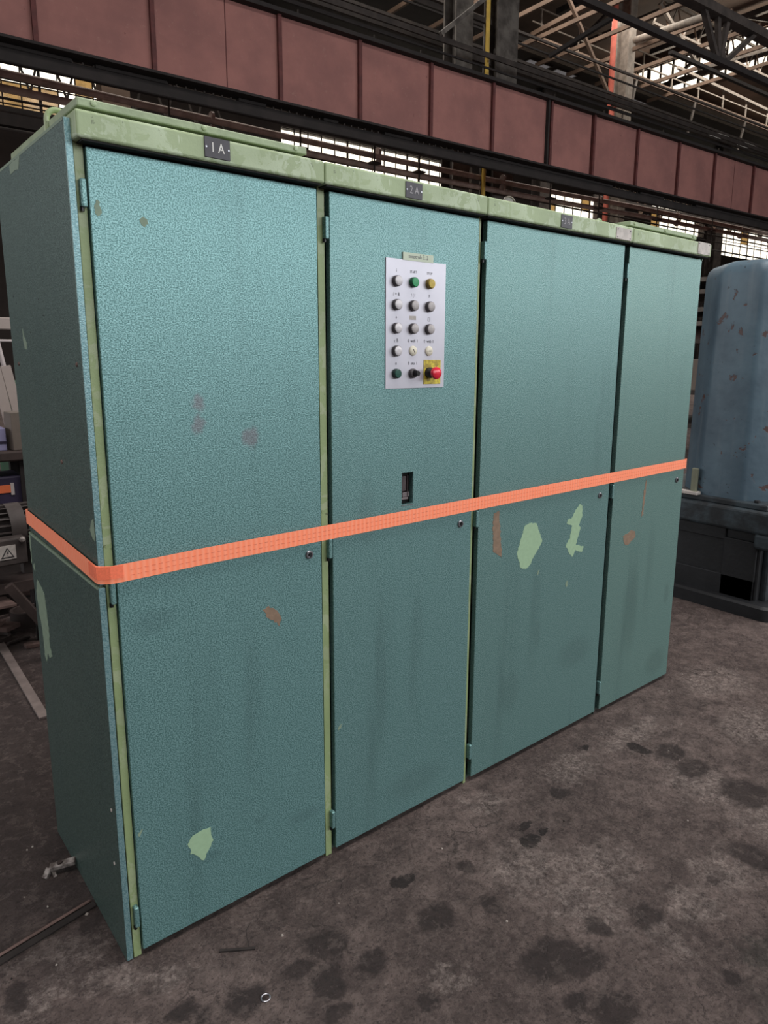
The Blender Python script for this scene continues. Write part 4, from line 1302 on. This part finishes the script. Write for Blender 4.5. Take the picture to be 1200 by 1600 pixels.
# scrap parts on the floor behind
rd = random.Random(11)
scr = ['flat rusty plate lying in the scrap pile behind the cabinets']
for k in range(26):
    x, y = (rd.uniform(-.7, .25), rd.uniform(3.4, 4.4)) if k > 12 else (rd.uniform(.02, .42), rd.uniform(2.66, 3.2))
    a, b, h = rd.uniform(.05, .16), rd.uniform(.03, .09), rd.uniform(.008, .03)
    z = .16 if k > 12 else .0
    m = MB().prism([(-a, -b), (a * .8, -b * .9), (a, b * .5), (a * .5, b), (-a * .9, b * .8)], lambda p, q_: (p, q_, 0), lambda p, q_: (p, q_, h))
    o = m.build('scrap_plate', MT['rust' if k % 3 else 'scrapdark'], loc=(x, y, z + .03 * (k % 3) + (.0 if z == 0 else .0)), rot=(0, 0, rd.uniform(0, 6)), bevel=.003)
    tag(o, scr[0], 'scrap', 'scrap plates behind the cabinets')
o = empty('scrap_pallet', (-1.1, 3.32, 0), 'low dark pallet under the scrap plates behind the cabinets', 'pallet')
for k in range(6):
    MB().box(0, 1.5, k * .24, k * .24 + .16, .12, .16).build('plank', MT['scrapdark'], o)
for x in (.02, .7, 1.38):
    MB().box(x, x + .1, 0, 1.36, 0, .12).build('runner', MT['scrapdark'], o)


def disc(x, y, z, r_, h, lab, mat='scrapdark'):
    o = MB().lathe((0, 0, 0), (0, 0, 1), [(0, r_), (h, r_), (h, r_ * .82), (h * .55, r_ * .78)], 28).build('round_casting', MT[mat], loc=(x, y, z), smooth=True)
    return tag(o, lab, 'casting')


disc(.325, 2.74, 0, .088, .09, 'round dark hollow casting on the floor behind the cabinets, front one')
disc(.50, 2.78, 0, .08, .07, 'round dark casting half hidden behind the cabinet back', 'rust')
disc(.14, 2.56, 0, .06, .03, 'small flat round casting at the left edge of the floor')
o = MB().prism([(-.035, -.02), (.03, -.03), (.045, .01), (0, .035), (-.04, .02)], lambda p, q_: (p, q_, 0), lambda p, q_: (p, q_, .02)).build('steel_nut_block', MT['rust'], loc=(.265, 2.37, 0), bevel=.003)
tag(o, 'small angular rusty block on the floor before the round castings', 'block')
o = MB().tube([(-.06, 0, .012), (.05, .03, .012)], .010, 8).build('short_rod', MT['scrapdark'], loc=(.225, 2.46, 0), smooth=True)
tag(o, 'short dark rod lying beside the angular block', 'rod')
o = MB().box(-.02, .02, -.62, .62, 0, .012).build('flat_steel_bar', MT['steelbar'], loc=(.128, 2.12, 0), rot=(0, 0, -.02), bevel=.002)
tag(o, 'long pale flat steel bar lying on the floor behind the cabinets', 'bar')

# clamp bracket at the foot of the cabinets
br = empty('clamp_bracket', (-.098, .50, 0), 'white crusted steel clamp sticking out at the cabinet foot', 'bracket', rz=0)
MB().bar((-.012, -.018, .022), (.055, -.045, .030), .026, .014).build('arm', MT['bracket'], br, bevel=.003)
MB().bar((-.012, -.018, .022), (-.030, -.030, .001), .018, .012).bar((-.006, -.022, .016), (-.004, -.045, .001), .010, .008).build('hook', MT['bracket'], br, bevel=.002)
MB().lathe((.014, -.03, .031), (0, 0, 1), [(0, .008), (.006, .008)], 6).build('nut', MT['scrapdark'], br)

# steel edge strip let into the floor, left of the cabinets
tr_ = MB().bar((-.62, .155, .004), (-.042, .268, .004), .022, .006)
o = struct(tr_.build('trim_1', MT['darkbit'], bevel=.002))
o = struct(MB().bar((-.62, .176, .004), (-.05, .288, .005), .009, .008).build('trim_2', MT['rust'], bevel=.004))

# small litter on the floor
o = MB().tube([(.011 * math.cos(2 * PI * k / 16), .011 * math.sin(2 * PI * k / 16), .002) for k in range(16)], .0017, 6, closed=True).build('small_ring', MT['chrome'], loc=(.186, -.318, 0))
tag(o, 'tiny steel ring lying on the concrete at the front', 'ring')
ws = empty('wire_scrap', (.215, -.14, 0), 'thin dark strip with a bent wire lying before the first cabinet', 'scrap')
MB().bar((-.055, .025, .003), (.022, -.028, .003), .008, .004).build('strip', MT['darkbit'], ws)
MB().tube([(.010, -.018, .004), (.014, .0, .014), (.022, .022, .022), (.05, .045, .018)], .0009, 6).build('wire', MT['darkbit'], ws)
rd = random.Random(21)
for k in range(46):
    x, y = rd.uniform(-.35, 3.0), rd.uniform(-1.15, .0)
    if k < 12:
        x, y = rd.uniform(-.36, -.06), rd.uniform(-.1, .75)
    if k > 38:
        x, y = rd.uniform(2.7, 3.5), rd.uniform(-.4, .9)
    s_ = rd.uniform(.0018, .0045)
    m = MB()
    pts = [(s_ * rd.uniform(.7, 1.3) * math.cos(a), s_ * rd.uniform(.7, 1.3) * math.sin(a)) for a in [2 * PI * j / 6 for j in range(6)]]
    m.prism(pts, lambda p, q_: (p, q_, 0), lambda p, q_: (p * .6, q_ * .6, s_ * .9))
    dk_ = k % 3 == 0
    o = m.build('concrete_chip', MT['darkbit' if dk_ else 'stone'], loc=(x, y, 0.0))
    tag(o, 'tiny %s chip lying on the concrete floor' % ('dark' if dk_ else 'pale'), 'chip', 'dark chips on the floor' if dk_ else 'pale chips on the floor')

S.cycles.use_denoising = True
S.cycles.max_bounces = 6
S.cycles.diffuse_bounces = 3
S.cycles.transparent_max_bounces = 16
S.cycles.caustics_reflective = False
S.cycles.caustics_refractive = False
S.cycles.sample_clamp_indirect = 4.0
